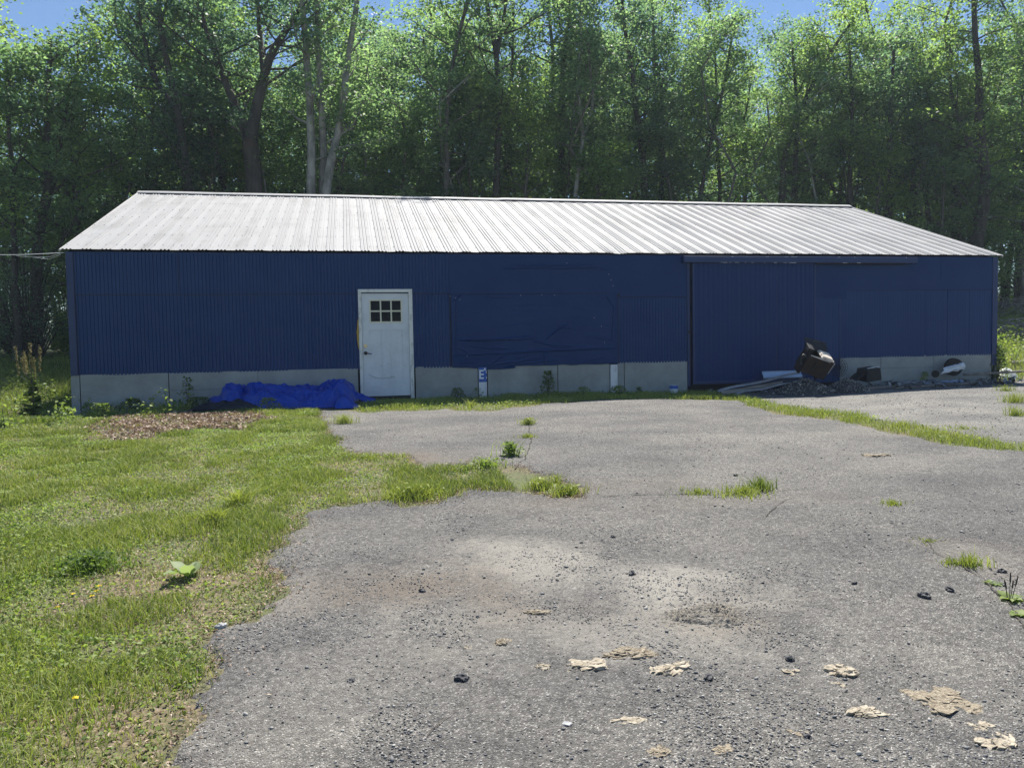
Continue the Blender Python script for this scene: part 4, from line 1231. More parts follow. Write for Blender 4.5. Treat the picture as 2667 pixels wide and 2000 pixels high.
# -- small bucket by the post
g = G(1722, 1022)
bk = empty('paint_tin', (g[0], -0.32, gz(g[0], -0.32)), 'small blue and white paint tin standing by the skirting left of the sliding door', 'paint tin')
bx_, by_, bz_ = g[0], -0.32, gz(g[0], -0.32)
MB().disc((bx_, by_, bz_ + 0.09), (0, 0, 1), 0.085, 0.18, 24).build('body', 'white_plastic', bk, bevel=0.006)
MB().disc((bx_, by_, bz_ + 0.135), (0, 0, 1), 0.088, 0.07, 24).build('band', 'sign_blue', bk)
g = G(1700, 1020)

# ================================================================== STONES, CLODS, GRAVEL
stones = [((1100, 1548), 0.035, 'dark_rock', 'small dark stone on brown soil in the middle of the driveway'),
          ((1646, 1503), 0.050, 'dark_rock', 'jagged dark stone above the pale gritty patch'),
          ((1204, 1782), 0.055, 'dark_rock', 'flat dark stone with pale top, alone on the near driveway'),
          ((1845, 1778), 0.040, 'dark_rock', 'dark stone just right of the large pale clay clods'),
          ((2408, 1563), 0.060, 'dark_rock', 'largest dark stone on the right side of the driveway'),
          ((2225, 1527), 0.030, 'dark_rock', 'dark pebble up and left of the largest right-hand stone'),
          ((2474, 1545), 0.042, 'dark_rock', 'flat dark stone up and right of the largest right-hand stone'),
          ((2608, 1498), 0.045, 'dark_rock', 'dark stone behind the plantain clump at the right edge'),
          ((2058, 1728), 0.040, 'dark_rock', 'dark flat stone above the pale clay lumps on the right'),
          ((1596, 1405), 0.032, 'dark_rock', 'dark pebble alone on the grey asphalt before the grass tufts'),
          ((576, 1642), 0.045, 'light_rock', 'grey stone at the edge of the lawn'),
          ((2104, 1933), 0.035, 'dark_rock', 'dark pebble beside the brown leafy clod'),
          ((1916, 1244), 0.04, 'dark_rock', 'small dark stone on the asphalt beyond the right tuft'),
          ((915, 1785), 0.035, 'dark_rock', 'small dark stone next to two pale flakes, near left')]
for i, (p, r, mt_, lab) in enumerate(stones):
    g = G(*p)
    r *= 0.52
    me = lump_mesh('stone', (r * 1.15, r * 0.85, r * 0.75), i + 2, 3, 0.5, 1, 1.4)
    o = tag(link('stone', me, mt_), lab, 'stone', 'stones on the driveway'); o.location = (g[0], g[1], g[2] + 0.014 + r * 0.3); o.rotation_euler = (0, 0, i * 1.3)
clods = [((1525, 1745), 0.13, 0.07, 'clay_clod', 'flat pale clay clod, left of the three large ones'),
         ((1640, 1712), 0.16, 0.06, 'straw_clod', 'broken pale clay crust behind the flat clod, mixed with straw'),
         ((1745, 1752), 0.14, 0.06, 'clay_clod', 'long ridged pale clay clod in the middle of the near driveway'),
         ((2190, 1758), 0.09, 0.07, 'clay_clod', 'oval pale clay clod pointing toward the right edge'),
         ((2062, 1762), 0.05, 0.04, 'clay_clod', 'small slanting pale clod left of the oval one'),
         ((2195, 1795), 0.055, 0.03, 'clay_clod', 'small tan clod just in front of the oval one'),
         ((2450, 1835), 0.14, 0.12, 'straw_clod', 'wide straw-coloured crumbly clod on the right'),
         ((2255, 1866), 0.10, 0.045, 'clay_clod', 'pale crumbly clod left of the straw-coloured one'),
         ((2560, 1905), 0.07, 0.04, 'clay_clod', 'broken pale clod above the large corner clod'),
         ((2600, 1945), 0.12, 0.06, 'clay_clod', 'largest pale clod in the near right corner'),
         ((1640, 1892), 0.11, 0.04, 'clay_clod', 'long pale bark-like clod, nearest in the middle'),
         ((2085, 1922), 0.045, 0.05, 'straw_clod', 'brown leafy clod beside a dark pebble'),
         ((1310, 1682), 0.05, 0.05, 'straw_clod', 'small reddish crumb patch left of the clay clods'),
         ((1400, 1602), 0.09, 0.03, 'straw_clod', 'thin tan twiggy scrap below the pale gritty patch'),
         ((1225, 1695), 0.06, 0.03, 'clay_clod', 'thin tan flake left of the reddish crumbs'),
         ((1410, 1745), 0.05, 0.03, 'clay_clod', 'small pale flake left of the flat clay clod'),
         ((2285, 1190), 0.22, 0.09, 'straw_clod', 'tan bark scraps on the far right of the asphalt'),
         ((1715, 1972), 0.055, 0.04, 'straw_clod', 'tan clod at the near edge in the middle'),
         ((1880, 1965), 0.06, 0.035, 'straw_clod', 'flattened tan crumbs at the near edge, right of middle'),
         ((2135, 1857), 0.03, 0.03, 'dark_rock', 'dark rounded lump behind the crumbly clod'),
         ((1478, 1895), 0.02, 0.02, 'light_rock', 'tiny pale pebble left of the long bark-like clod')]
for i, (p, rx, ry, mt_, lab) in enumerate(clods):
    g = G(*p); mbs = MB()
    rr_ = random.Random(i)
    # an irregular crust: a few broken lumps fused together
    rx *= 0.74; ry *= 0.85
    bm = bmesh.new()
    n_l = 1 if rx < 0.035 else (46 if 'straw' in mt_ else 30)
    for k in range(n_l):
        t = bmesh.ops.create_icosphere(bm, subdivisions=2, radius=1)['verts']
        ox = rr_.uniform(-0.75, 0.75) * rx if k else 0; oy = rr_.uniform(-0.7, 0.7) * ry if k else 0
        sc1 = 1.0 if n_l == 1 else rr_.choice((0.07, 0.12, 0.22, 0.34, 0.46))
        if sc1 < 0.15: ox *= 1.35; oy *= 1.5
        hz_ = min(0.016, ry * 0.32) * rr_.uniform(0.4, 1.1) * (0.6 if sc1 < 0.15 else 1)
        rz = rr_.uniform(0, 3)
        for v in t:
            q = v.co.copy(); kk = 1 + 0.7 * mn.noise(q * 1.7 + Vector((k * 3, i, 0))) + 0.45 * mn.noise(q * 5 + Vector((k * 3, i, 0)))
            xx, yy = q.x * rx * sc1 * kk, q.y * ry * sc1 * kk * 1.1
            qz = max(-0.5, min(0.35, q.z)); q.z = qz * 1.8
            v.co = Vector((ox + xx * math.cos(rz * .3) - yy * math.sin(rz * .3), oy + xx * math.sin(rz * .3) + yy * math.cos(rz * .3), q.z * hz_ * kk + hz_ * 0.3))
    me = bpy.data.meshes.new('clod'); bm.to_mesh(me); bm.free()
    o = tag(link('clod', me, mt_), lab, 'clod' if 'rock' not in mt_ else 'stone', 'pale clods scattered on the driveway'); o.location = (g[0], g[1], g[2] + 0.014); o.rotation_euler = (0, 0, rr_.uniform(-0.6, 0.3))


def chip_field(n, dens, size, poly, box, tone):
    x = RNG.uniform(box[0], box[1], n); y = RNG.uniform(box[2], box[3], n)
    k = inpoly(x, y, poly)
    d = np.hypot(x - CAM[0], y - CAM[1])
    cl = fbm(x * 1.7, y * 1.7, 3)
    k &= RNG.random(n) < dens(d) * (0.18 + 1.2 * sst(0.42, 0.66, cl))
    # inside the view only
    fx = (x - CAM[0]) * CR[0] + (y - CAM[1]) * CR[1]; fz = (x - CAM[0]) * CF[0] + (y - CAM[1]) * CF[1]
    k &= (np.abs(fx) < fz * 0.72 + 0.8) & (fz > 1.5)
    x, y = x[k], y[k]; n = len(x)
    s = size(n); t = tone(n)
    z = zt(x, y) + 0.014 + s * 0.12
    # squashed octahedra, random turn and jitter
    O = np.array([[1, 0, 0], [0, 1, 0], [-1, 0, 0], [0, -1, 0], [0, 0, 1], [0, 0, -1]], float)
    V = np.repeat(O[None], n, 0) * (0.7 + 0.6 * RNG.random((n, 6, 1)))
    V *= np.stack([np.ones(n), RNG.uniform(0.5, 0.95, n), RNG.uniform(0.25, 0.6, n)], 1)[:, None, :]
    a = RNG.random(n) * 2 * PI; ca, sa = np.cos(a)[:, None], np.sin(a)[:, None]
    til = RNG.normal(0, 0.25, (n, 1))
    vx, vy, vz = V[..., 0], V[..., 1], V[..., 2]
    vz = vz + vx * til
    V = np.stack([vx * ca - vy * sa, vx * sa + vy * ca, vz], -1) * s[:, None, None] * 0.5
    V += np.stack([x, y, z], 1)[:, None, :]
    T = np.array([[0, 1, 4], [1, 2, 4], [2, 3, 4], [3, 0, 4], [1, 0, 5], [2, 1, 5], [3, 2, 5], [0, 3, 5]])
    F = (np.arange(n)[:, None, None] * 6 + T[None]).reshape(-1, 3)
    return V.reshape(-1, 3), F, np.repeat(t, 6)


sz1 = lambda n: np.clip(RNG.lognormal(math.log(0.008), 0.38, n), 0.004, 0.026)
tn1 = lambda n: np.clip(RNG.normal(0.52, 0.24, n), 0, 1)
c1_ = chip_field(420000, lambda d: np.clip((6.2 - d) / 4.5, 0, 1) * 0.8, sz1, DRIVE, (1.5, 11, -14.5, -8.5), tn1)
sz2 = lambda n: np.clip(RNG.lognormal(math.log(0.014), 0.35, n), 0.008, 0.035)
c2_ = chip_field(60000, lambda d: 0.5 * np.clip((16 - d) / 10, 0.15, 1), sz2, DRIVE, (2, 20, -14, -0.6), tn1)
c3_ = chip_field(9000, lambda d: 0.5 + 0 * d, lambda n: RNG.uniform(0.015, 0.035, n), YARD, (11, 26, -8, -0.6), tn1)
V_, F_, T_ = join_parts([c1_, c2_, c3_])
tag(link('gravel', np_mesh('gravel', V_, F_, {'tone': T_}), 'stone_chip'), 'loose grey gravel chips strewn over the driveway', 'gravel', kind='stuff')
print('gravel', len(F_))

# ================================================================== GRASS
LAWN = pg([(-500, 1900)] + LAWN_EDGE + [(640, 878), (560, 888), (430, 893), (330, 893)]) + [(1.6, -1.75), (-0.5, -1.75), (-4.0, -2.0), (-9, -5), (-9, -16)]
MULCH = pg([(190, 925), (230, 905), (300, 896), (420, 895), (520, 893), (568, 893), (575, 903), (525, 932), (400, 928), (330, 948), (250, 955)])
BACKL = [(0.0, 0.0), (-0.05, 12), (-16, 14), (-14, -7), (1.2, -4.0), (2.2, -1.9), (2.2, -0.3)]
LAWNF = [(x, y) for x, y in LAWN]


def in_view(x, y, m=0.88):
    fx = (x - CAM[0]) * CR[0] + (y - CAM[1]) * CR[1]; fz = (x - CAM[0]) * CF[0] + (y - CAM[1]) * CF[1]
    return (np.abs(fx) < fz * m + 2.2) & (fz > 1.0)


def grass_in(poly, box, n, dens, hfun, wfun, tonef, lean=0.6, jag=0.25, excl=None, exk=0.0):
    x = RNG.uniform(box[0], box[1], n); y = RNG.uniform(box[2], box[3], n)
    wx = (fbm(x * 3, y * 3, 3) - 0.5) * jag; wy = (fbm(x * 3 + 40, y * 3, 3) - 0.5) * jag
    k = inpoly(x + wx + RNG.normal(0, 0.06, n), y + wy + RNG.normal(0, 0.06, n), poly) & in_view(x, y)
    if excl is not None:
        k &= ~(inpoly(x, y, excl) & (RNG.random(n) > exk))
    x, y = x[k], y[k]
    d = np.hypot(x - CAM[0], y - CAM[1])
    cl = fbm(x * 2.3 + 3, y * 2.3 + 8, 4)
    k = RNG.random(len(x)) < dens(x, y, d, cl)
    x, y, d, cl = x[k], y[k], d[k], cl[k]
    P = np.stack([x, y, zt(x, y)], 1)
    h = hfun(x, y, d, cl) * RNG.uniform(0.5, 1.25, len(x)); w = wfun(d) * RNG.uniform(0.7, 1.3, len(x))
    return blades(P, h, w, tonef(x, y, cl), lean)


def tone_lawn(x, y, cl):
    n = len(x)
    big = fbm(x * 0.8 + 1, y * 0.8 + 2, 3)
    t = 0.34 + 0.7 * (big - 0.5) + RNG.normal(0, 0.21, n)
    straw = RNG.random(n) < (0.10 + 0.38 * sst(0.50, 0.36, cl))
    t = np.clip(t, 0, 0.72)
    return np.where(straw, RNG.uniform(0.8, 1.0, n), t)


parts = []
dl = lambda x, y, d, cl: np.clip(0.40 + 2.2 * (cl - 0.36), 0.24, 1) * (1 - 0.35 * sst(4.6, 5.4, x) * sst(0.62, 0.45, cl))
parts.append(grass_in(LAWNF, (-7, 6.5, -15, -1.7), 940000, dl, lambda x, y, d, cl: 0.028 + 0.045 * sst(0.4, 0.65, cl), lambda d: 0.0026 + 0.0004 * d, tone_lawn, 0.75, excl=MULCH, exk=0.06))
# strip between shed and asphalt, and the seam that runs off to the right
parts.append(grass_in(STRIP, (5.0, 24, -9, -0.0), 300000, lambda x, y, d, cl: np.clip(0.45 + 1.3 * (cl - 0.4), 0.1, 1), lambda x, y, d, cl: 0.05 + 0.05 * sst(0.4, 0.7, cl), lambda d: 0.007 + 0 * d,
                      lambda x, y, cl: np.clip(RNG.normal(0.5, 0.16, len(x)), 0.05, 0.8), 0.6, 0.12))
# left slope behind the corner
parts.append(grass_in(BACKL, (-16, 2.2, -7, 14), 140000, lambda x, y, d, cl: 0.3 + 0.9 * sst(0.35, 0.6, cl), lambda x, y, d, cl: (0.10 + 0.18 * sst(0.4, 0.7, cl)) * (0.35 + 0.65 * sst(-3, 1, y)), lambda d: 0.006 + 0.0003 * d,
                      lambda x, y, cl: np.clip(RNG.normal(0.36, 0.18, len(x)), 0, 0.95), 0.5, 0.3))
# right slope
BACKR = [(20.15, 0.0), (23.5, -0.9), (34, -1.5), (50, 22), (20.15, 22)]
parts.append(grass_in(BACKR, (20, 44, -2, 22), 90000, lambda x, y, d, cl: 0.25 + 0.9 * sst(0.35, 0.6, cl), lambda x, y, d, cl: 0.12 + 0.22 * sst(0.4, 0.7, cl), lambda d: 0.010 + 0.0003 * d,
                      lambda x, y, cl: np.clip(RNG.normal(0.45, 0.2, len(x)), 0, 1), 0.6, 0.3))
V_, F_, T_ = join_parts(parts)
tag(link('grass', np_mesh('grass', V_, F_, {'tone': T_}), 'grass_blade'), 'short mixed green and straw-coloured grass of the lawn and seams', 'grass', kind='stuff')
print('grass', len(F_))


def leaves_in(poly, box, n, dens, hfun, sfun, tonef, up=1.2, tilt=0.6, aspect=0.7, excl=None, jag=0.25):
    x = RNG.uniform(box[0], box[1], n); y = RNG.uniform(box[2], box[3], n)
    wx = (fbm(x * 3, y * 3, 3) - 0.5) * jag; wy = (fbm(x * 3 + 40, y * 3, 3) - 0.5) * jag
    k = inpoly(x + wx, y + wy, poly) & in_view(x, y)
    if excl is not None: k &= ~inpoly(x, y, excl)
    x, y = x[k], y[k]
    cl = fbm(x * 1.6 + 13, y * 1.6 + 28, 4)
    k = RNG.random(len(x)) < dens(x, y, cl)
    x, y, cl = x[k], y[k], cl[k]
    n = len(x)
    C = np.stack([x, y, zt(x, y) + hfun(x, y, cl) * RNG.random(n)], 1)
    return leaf_quads(C, sfun(n, x, y), tonef(n, cl), up, tilt, aspect)


parts = [leaves_in(LAWNF, (-7, 6.5, -15, -1.7), 640000, lambda x, y, c: (sst(0.3, 0.6, c) * 0.6 + 0.3) * (1 - 0.6 * sst(4.6, 5.4, x)), lambda x, y, c: 0.02 + 0.05 * sst(0.5, 0.7, c),
                   lambda n, x, y: RNG.uniform(0.011, 0.03, n), lambda n, c: np.clip(RNG.normal(0.58, 0.25, n), 0, 1), excl=MULCH),
         leaves_in(BACKL, (-16, 2.2, -7, 14), 80000, lambda x, y, c: sst(0.42, 0.6, c), lambda x, y, c: 0.05 + 0.4 * sst(0.5, 0.7, c),
                   lambda n, x, y: RNG.uniform(0.04, 0.09, n), lambda n, c: np.clip(RNG.normal(0.45, 0.25, n), 0, 1)),
         leaves_in(BACKR, (20, 44, -2, 22), 110000, lambda x, y, c: sst(0.38, 0.58, c), lambda x, y, c: 0.1 + 0.6 * sst(0.45, 0.7, c),
                   lambda n, x, y: RNG.uniform(0.05, 0.11, n), lambda n, c: np.clip(RNG.normal(0.6, 0.25, n), 0, 1)),
         leaves_in(STRIP, (5.0, 24, -9, 0), 42000, lambda x, y, c: sst(0.40, 0.6, c) * 0.8 + 0.1, lambda x, y, c: 0.08 + 0 * x,
                   lambda n, x, y: RNG.uniform(0.02, 0.05, n), lambda n, c: np.clip(RNG.normal(0.6, 0.25, n), 0, 1), jag=0.1)]
V_, F_, T_ = join_parts(parts)
tag(link('clover', np_mesh('clover', V_, F_, {'tone': T_}), 'weed_leaf'), 'low broad-leaved clover and weeds mixed into the grass', 'ground cover', kind='stuff')
# dry leaves of the bare bed, plus thatch at the lawn's edge
parts = [leaves_in(MULCH, (-2, 6, -5, -1), 60000, lambda x, y, c: 0.25 + 0.75 * sst(0.35, 0.55, c), lambda x, y, c: 0.04 + 0 * x, lambda n, x, y: RNG.uniform(0.02, 0.065, n),
                   lambda n, c: np.clip(RNG.normal(0.5, 0.3, n), 0, 1), up=0.8, tilt=0.8, jag=0.9),
         leaves_in(LAWNF, (-7, 6.5, -15, -1.7), 165000, lambda x, y, c: 0.15 + sst(0.5, 0.36, c) * 0.8, lambda x, y, c: 0.02 + 0 * x, lambda n, x, y: RNG.uniform(0.012, 0.035, n),
                   lambda n, c: np.clip(RNG.normal(0.6, 0.25, n), 0, 1), aspect=0.3)]
EP = np.array(pg(LAWN_EDGE)); sg_ = np.linalg.norm(np.diff(EP, axis=0), axis=1); ii = RNG.choice(len(sg_), 7000, p=sg_ / sg_.sum()); tt_ = RNG.random(7000)[:, None]
Q_ = EP[ii] * (1 - tt_) + EP[ii + 1] * tt_ + RNG.normal(0, 0.16, (7000, 2)) * RNG.random((7000, 1))
Q_[:, 0] -= (fbm(Q_[:, 0] * 3, Q_[:, 1] * 3, 3) - 0.5) * 0.35; Q_[:, 1] -= (fbm(Q_[:, 0] * 3 + 40, Q_[:, 1] * 3, 3) - 0.5) * 0.35
parts.append(leaf_quads(np.stack([Q_[:, 0], Q_[:, 1], zt(Q_[:, 0], Q_[:, 1]) + 0.014 + 0.012 * RNG.random(7000)], 1), RNG.uniform(0.008, 0.028, 7000), np.clip(RNG.normal(0.45, 0.3, 7000), 0, 1), 1.0, 0.5, 0.3))
V_, F_, T_ = join_parts(parts)
tag(link('leaf_litter', np_mesh('leaf_litter', V_, F_, {'tone': T_}), 'dry_leaf'), 'dry brown leaves covering the bare bed before the shed', 'leaf litter', kind='stuff')


# ------------------------------------------------------------------ single plants
def tuft(px, py, h, n, spread, label, tone=(0.5, 0.15), cat='grass tuft', name='grass_tuft', w=0.007, leaves=0, ls=0.04, mat='grass_blade', group='tufts growing in the asphalt', lean=0.6):
    g = G(px, py)
    r = np.abs(RNG.normal(0, spread, n)); a = RNG.random(n) * 2 * PI
    x = g[0] + r * np.cos(a); y = g[1] + r * np.sin(a) * 0.8
    P = np.stack([x, y, zt(x, y)], 1)
    Vp = [blades(P, h * RNG.uniform(0.4, 1.2, n), np.full(n, w), np.clip(RNG.normal(tone[0], tone[1], n), 0, 0.75), lean)]
    if leaves:
        r = np.abs(RNG.normal(0, spread, leaves)); a = RNG.random(leaves) * 2 * PI
        x = g[0] + r * np.cos(a); y = g[1] + r * np.sin(a) * 0.8
        C = np.stack([x, y, zt(x, y) + 0.02 + h * 0.7 * RNG.random(leaves)], 1)
        Vp.append(leaf_quads(C, RNG.uniform(0.6, 1.3, leaves) * ls, np.clip(RNG.normal(tone[0], tone[1], leaves), 0, 0.75), 1.0, 0.7, 0.55))
    V_, F_, T_ = join_parts(Vp)
    V_ = V_ - g[None, :]
    o = link(name, np_mesh(name, V_, F_, {'tone': T_}), mat); o.location = tuple(map(float, g))
    return tag(o, label, cat, group)


tuft(897, 1105, 0.16, 420, 0.10, 'round yellow-green grass tuft in front of the blue tarp', (0.68, 0.06), w=0.005)
tuft(1375, 1108, 0.12, 160, 0.07, 'small leafy tuft on the far asphalt, behind another one', (0.5, 0.15), leaves=90)
tuft(1375, 1142, 0.07, 160, 0.08, 'low grass tuft on the far asphalt, before a leafier one', (0.5, 0.15))
tuft(1080, 1298, 0.13, 900, 0.17, 'thick grass tuft at the front edge of the grass tongue', (0.45, 0.15), leaves=150)
tuft(1330, 1190, 0.20, 90, 0.08, 'leafy upright weed at the tip of the grass tongue', (0.45, 0.15), leaves=190, ls=0.045, cat='weed', name='weed', mat='weed_leaf')
tuft(1265, 1220, 0.12, 90, 0.13, 'leafy weed left of the upright one on the grass tongue', (0.55, 0.15), leaves=150, ls=0.04, cat='weed', name='weed', mat='weed_leaf')
tuft(1408, 1275, 0.11, 350, 0.10, 'grass tuft just right of the grass tongue', (0.55, 0.12), leaves=60)
tuft(1475, 1290, 0.10, 350, 0.11, 'grass tuft at the right end of the row past the grass tongue', (0.5, 0.12), leaves=60)
tuft(1820, 1290, 0.06, 260, 0.14, 'low sparse grass tuft, left of two in the middle asphalt', (0.6, 0.1))
tuft(1935, 1290, 0.08, 520, 0.15, 'wider grass tuft, left part of the clump in the middle asphalt', (0.6, 0.1))
tuft(1980, 1280, 0.14, 220, 0.09, 'taller dark-bladed tuft at the right of the middle asphalt clump', (0.25, 0.12))
tuft(2325, 1318, 0.05, 180, 0.07, 'small lone grass tuft on the right asphalt', (0.55, 0.1))
tuft(2415, 1415, 0.03, 120, 0.06, 'tiny grass tuft at the start of the right crack', (0.55, 0.1))
tuft(2480, 1475, 0.05, 90, 0.06, 'thin tuft in the right crack, farther one', (0.5, 0.1))
tuft(2525, 1480, 0.09, 130, 0.06, 'thin tuft in the right crack beside the farther one', (0.5, 0.1))
tuft(2640, 1290 - 240, 0.20, 260, 0.16, 'grass tuft in the pale yard at the right edge', (0.55, 0.12))
tuft(2645, 1085, 0.16, 200, 0.12, 'lower grass tuft in the pale yard at the right edge', (0.5, 0.12))
tuft(2510, 1120, 0.05, 320, 0.30, 'flat grass patch in the pale yard above the grass seam', (0.55, 0.12))
tuft(2620, 1020, 0.14, 160, 0.14, 'sparse grass tuft just outside the shadow of the right corner', (0.5, 0.12))
tuft(1225, 1062, 0.16, 60, 0.05, 'thin pale grass stems at the left end of the wall strip', (0.8, 0.1), group='weeds along the shed wall')
# plantain at the right edge: broad rosette with dark spikes


def rosette(px, py, nl, L, wd, label, name='plantain', mat='weed_leaf', rise=0.35, tone=(0.6, 0.15), spikes=0, sh=0.12, cat='plantain', seed=0, group=None, curl=0.5):
    rnd = random.Random(seed + 31); g = G(px, py)
    V = []; F = []; T = []
    for k in range(nl):
        a = 2 * PI * k / nl + rnd.uniform(-0.3, 0.3); ln = L * rnd.uniform(0.7, 1.15); w_ = wd * rnd.uniform(0.8, 1.1); ri = rise * rnd.uniform(0.5, 1.4)
        tn = min(1, max(0, rnd.gauss(*tone))); b0 = len(V); ns = 7
        for j in range(ns + 1):
            t = j / ns
            rad = ln * (t * math.cos(ri * 1.2 * (1 - 0.3 * t))); zz = ln * (math.sin(ri * 1.3) * t - curl * t * t * 0.6)
            hw = w_ * 0.5 * (math.sin(PI * min(1, t ** 0.8)) ** 0.8 * 0.95 + (0.12 if t < 0.3 else 0.0)) if j < ns else 0.002
            for q, dz in ((-1, 0.22), (0, 0), (1, 0.22)):
                x = math.cos(a) * rad - math.sin(a) * hw * q; y = math.sin(a) * rad + math.cos(a) * hw * q
                V.append((x, y, 0.012 + max(-0.005, zz + abs(q) * dz * hw + 0.012 * math.sin(t * 12 + q * 2 + k) * (w_ * 5)))); T.append(tn)
        for j in range(ns):
            for q in (0, 1):
                F.append((b0 + j * 3 + q, b0 + (j + 1) * 3 + q, b0 + (j + 1) * 3 + q + 1, b0 + j * 3 + q + 1))
    root = empty(name, g, label, cat, group) if spikes else None
    me = np_mesh(name, np.array(V), np.array(F), {'tone': np.array(T)}, smooth=True)
    if not spikes:
        o = link(name, me, mat); o.location = tuple(map(float, g)); return tag(o, label, cat, group)
    o = link('foliage', me, mat, root); o.location = (0, 0, 0)
    for k in range(spikes):
        a = rnd.uniform(0, 2 * PI); r_ = rnd.uniform(0.1, 0.5) * L; h = sh * rnd.uniform(0.7, 1.1)
        p0 = Vector((math.cos(a) * r_ * 0.3, math.sin(a) * r_ * 0.3, 0.01)); p1 = Vector((math.cos(a) * r_, math.sin(a) * r_, h))
        sp = MB().tube([p0, p0.lerp(p1, 0.6), p0.lerp(p1, 0.7), p1], [0.0018, 0.0018, 0.0045, 0.003], 6).build('seed_spike', 'bark_dark', root); sp.location = (0, 0, 0)
    return root


rosette(2628, 1568, 11, 0.10, 0.055, 'bright broad-leaved plantain with dark seed spikes at the right edge', spikes=5, sh=0.15, seed=1, group='plantains at the right edge')
rosette(2590, 1528, 9, 0.07, 0.03, 'narrow-leaved plantain just behind the spiked one', seed=2, group='plantains at the right edge', tone=(0.4, 0.15))
rosette(2655, 1608, 8, 0.07, 0.05, 'low plantain in front of the spiked one, cut by the frame', seed=3, group='plantains at the right edge')
# pale big-leaved mullein rosette in the lawn
rosette(492, 1505, 5, 0.17, 0.10, 'young plant with large pale felty leaves in the lawn', name='young_mullein', mat='pale_leaf', rise=0.75, tone=(0.5, 0.3), cat='plant', seed=6, curl=0.35)
rosette(250, 1470, 12, 0.14, 0.03, 'dark bushy weed clump in the lawn left of the pale leaves', name='weed', rise=0.9, tone=(0.05, 0.1), cat='weed', seed=8)
tuft(235, 1485, 0.12, 500, 0.13, 'dark fine-leaved weed patch in the lawn', (0.25, 0.18), leaves=600, ls=0.03, cat='weed', name='weed', mat='weed_leaf', group='weeds in the lawn', w=0.004)
tuft(620, 1320, 0.17, 160, 0.06, 'arching bright grass clump beside the asphalt edge', (0.62, 0.08), w=0.011, group='weeds in the lawn', lean=1.0)
tuft(560, 1365, 0.15, 130, 0.06, 'arching bright grass clump nearer than another at the asphalt edge', (0.6, 0.08), w=0.010, group='weeds in the lawn', lean=1.0)
tuft(1450, 1262, 0.12, 60, 0.05, 'sparse grass wisps behind the tufts right of the tongue', (0.5, 0.1))
# yellow flowers
for i, (px, py) in enumerate(((190, 1590), (240, 1596), (250, 1582), (260, 1568), (150, 1626), (197, 1878))):
    g = G(px, py); z0 = 0.09
    r_ = empty('yellow_flower', g, ['leftmost of four small yellow flowers in the lawn', 'lowest of four small yellow flowers in the lawn', 'small yellow flower in the middle of the group of four',
                                     'topmost right of four small yellow flowers in the lawn', 'faint single yellow flower left of the group of four', 'small yellow flower low in the near lawn'][i], 'flower', 'yellow flowers in the lawn')
    sm = MB().tube([(0, 0, 0), (0.01, 0, z0 * 0.6), (0, 0.01, z0)], 0.0015, 5).build('stem', 'rut_soil', r_); sm.location = (0, 0, 0)
    C = np.array([[math.cos(a) * 0.008, 0.01 + math.sin(a) * 0.008, z0 + 0.002] for a in np.linspace(0, 2 * PI, 9)[:-1]])
    V_, F_, T_ = leaf_quads(C, 0.014, RNG.random(8), 1.5, 0.3, 0.7)
    pt = link('petals', np_mesh('petals', V_, F_, {'tone': T_}), 'yellow_petal', r_); pt.location = (0, 0, 0)


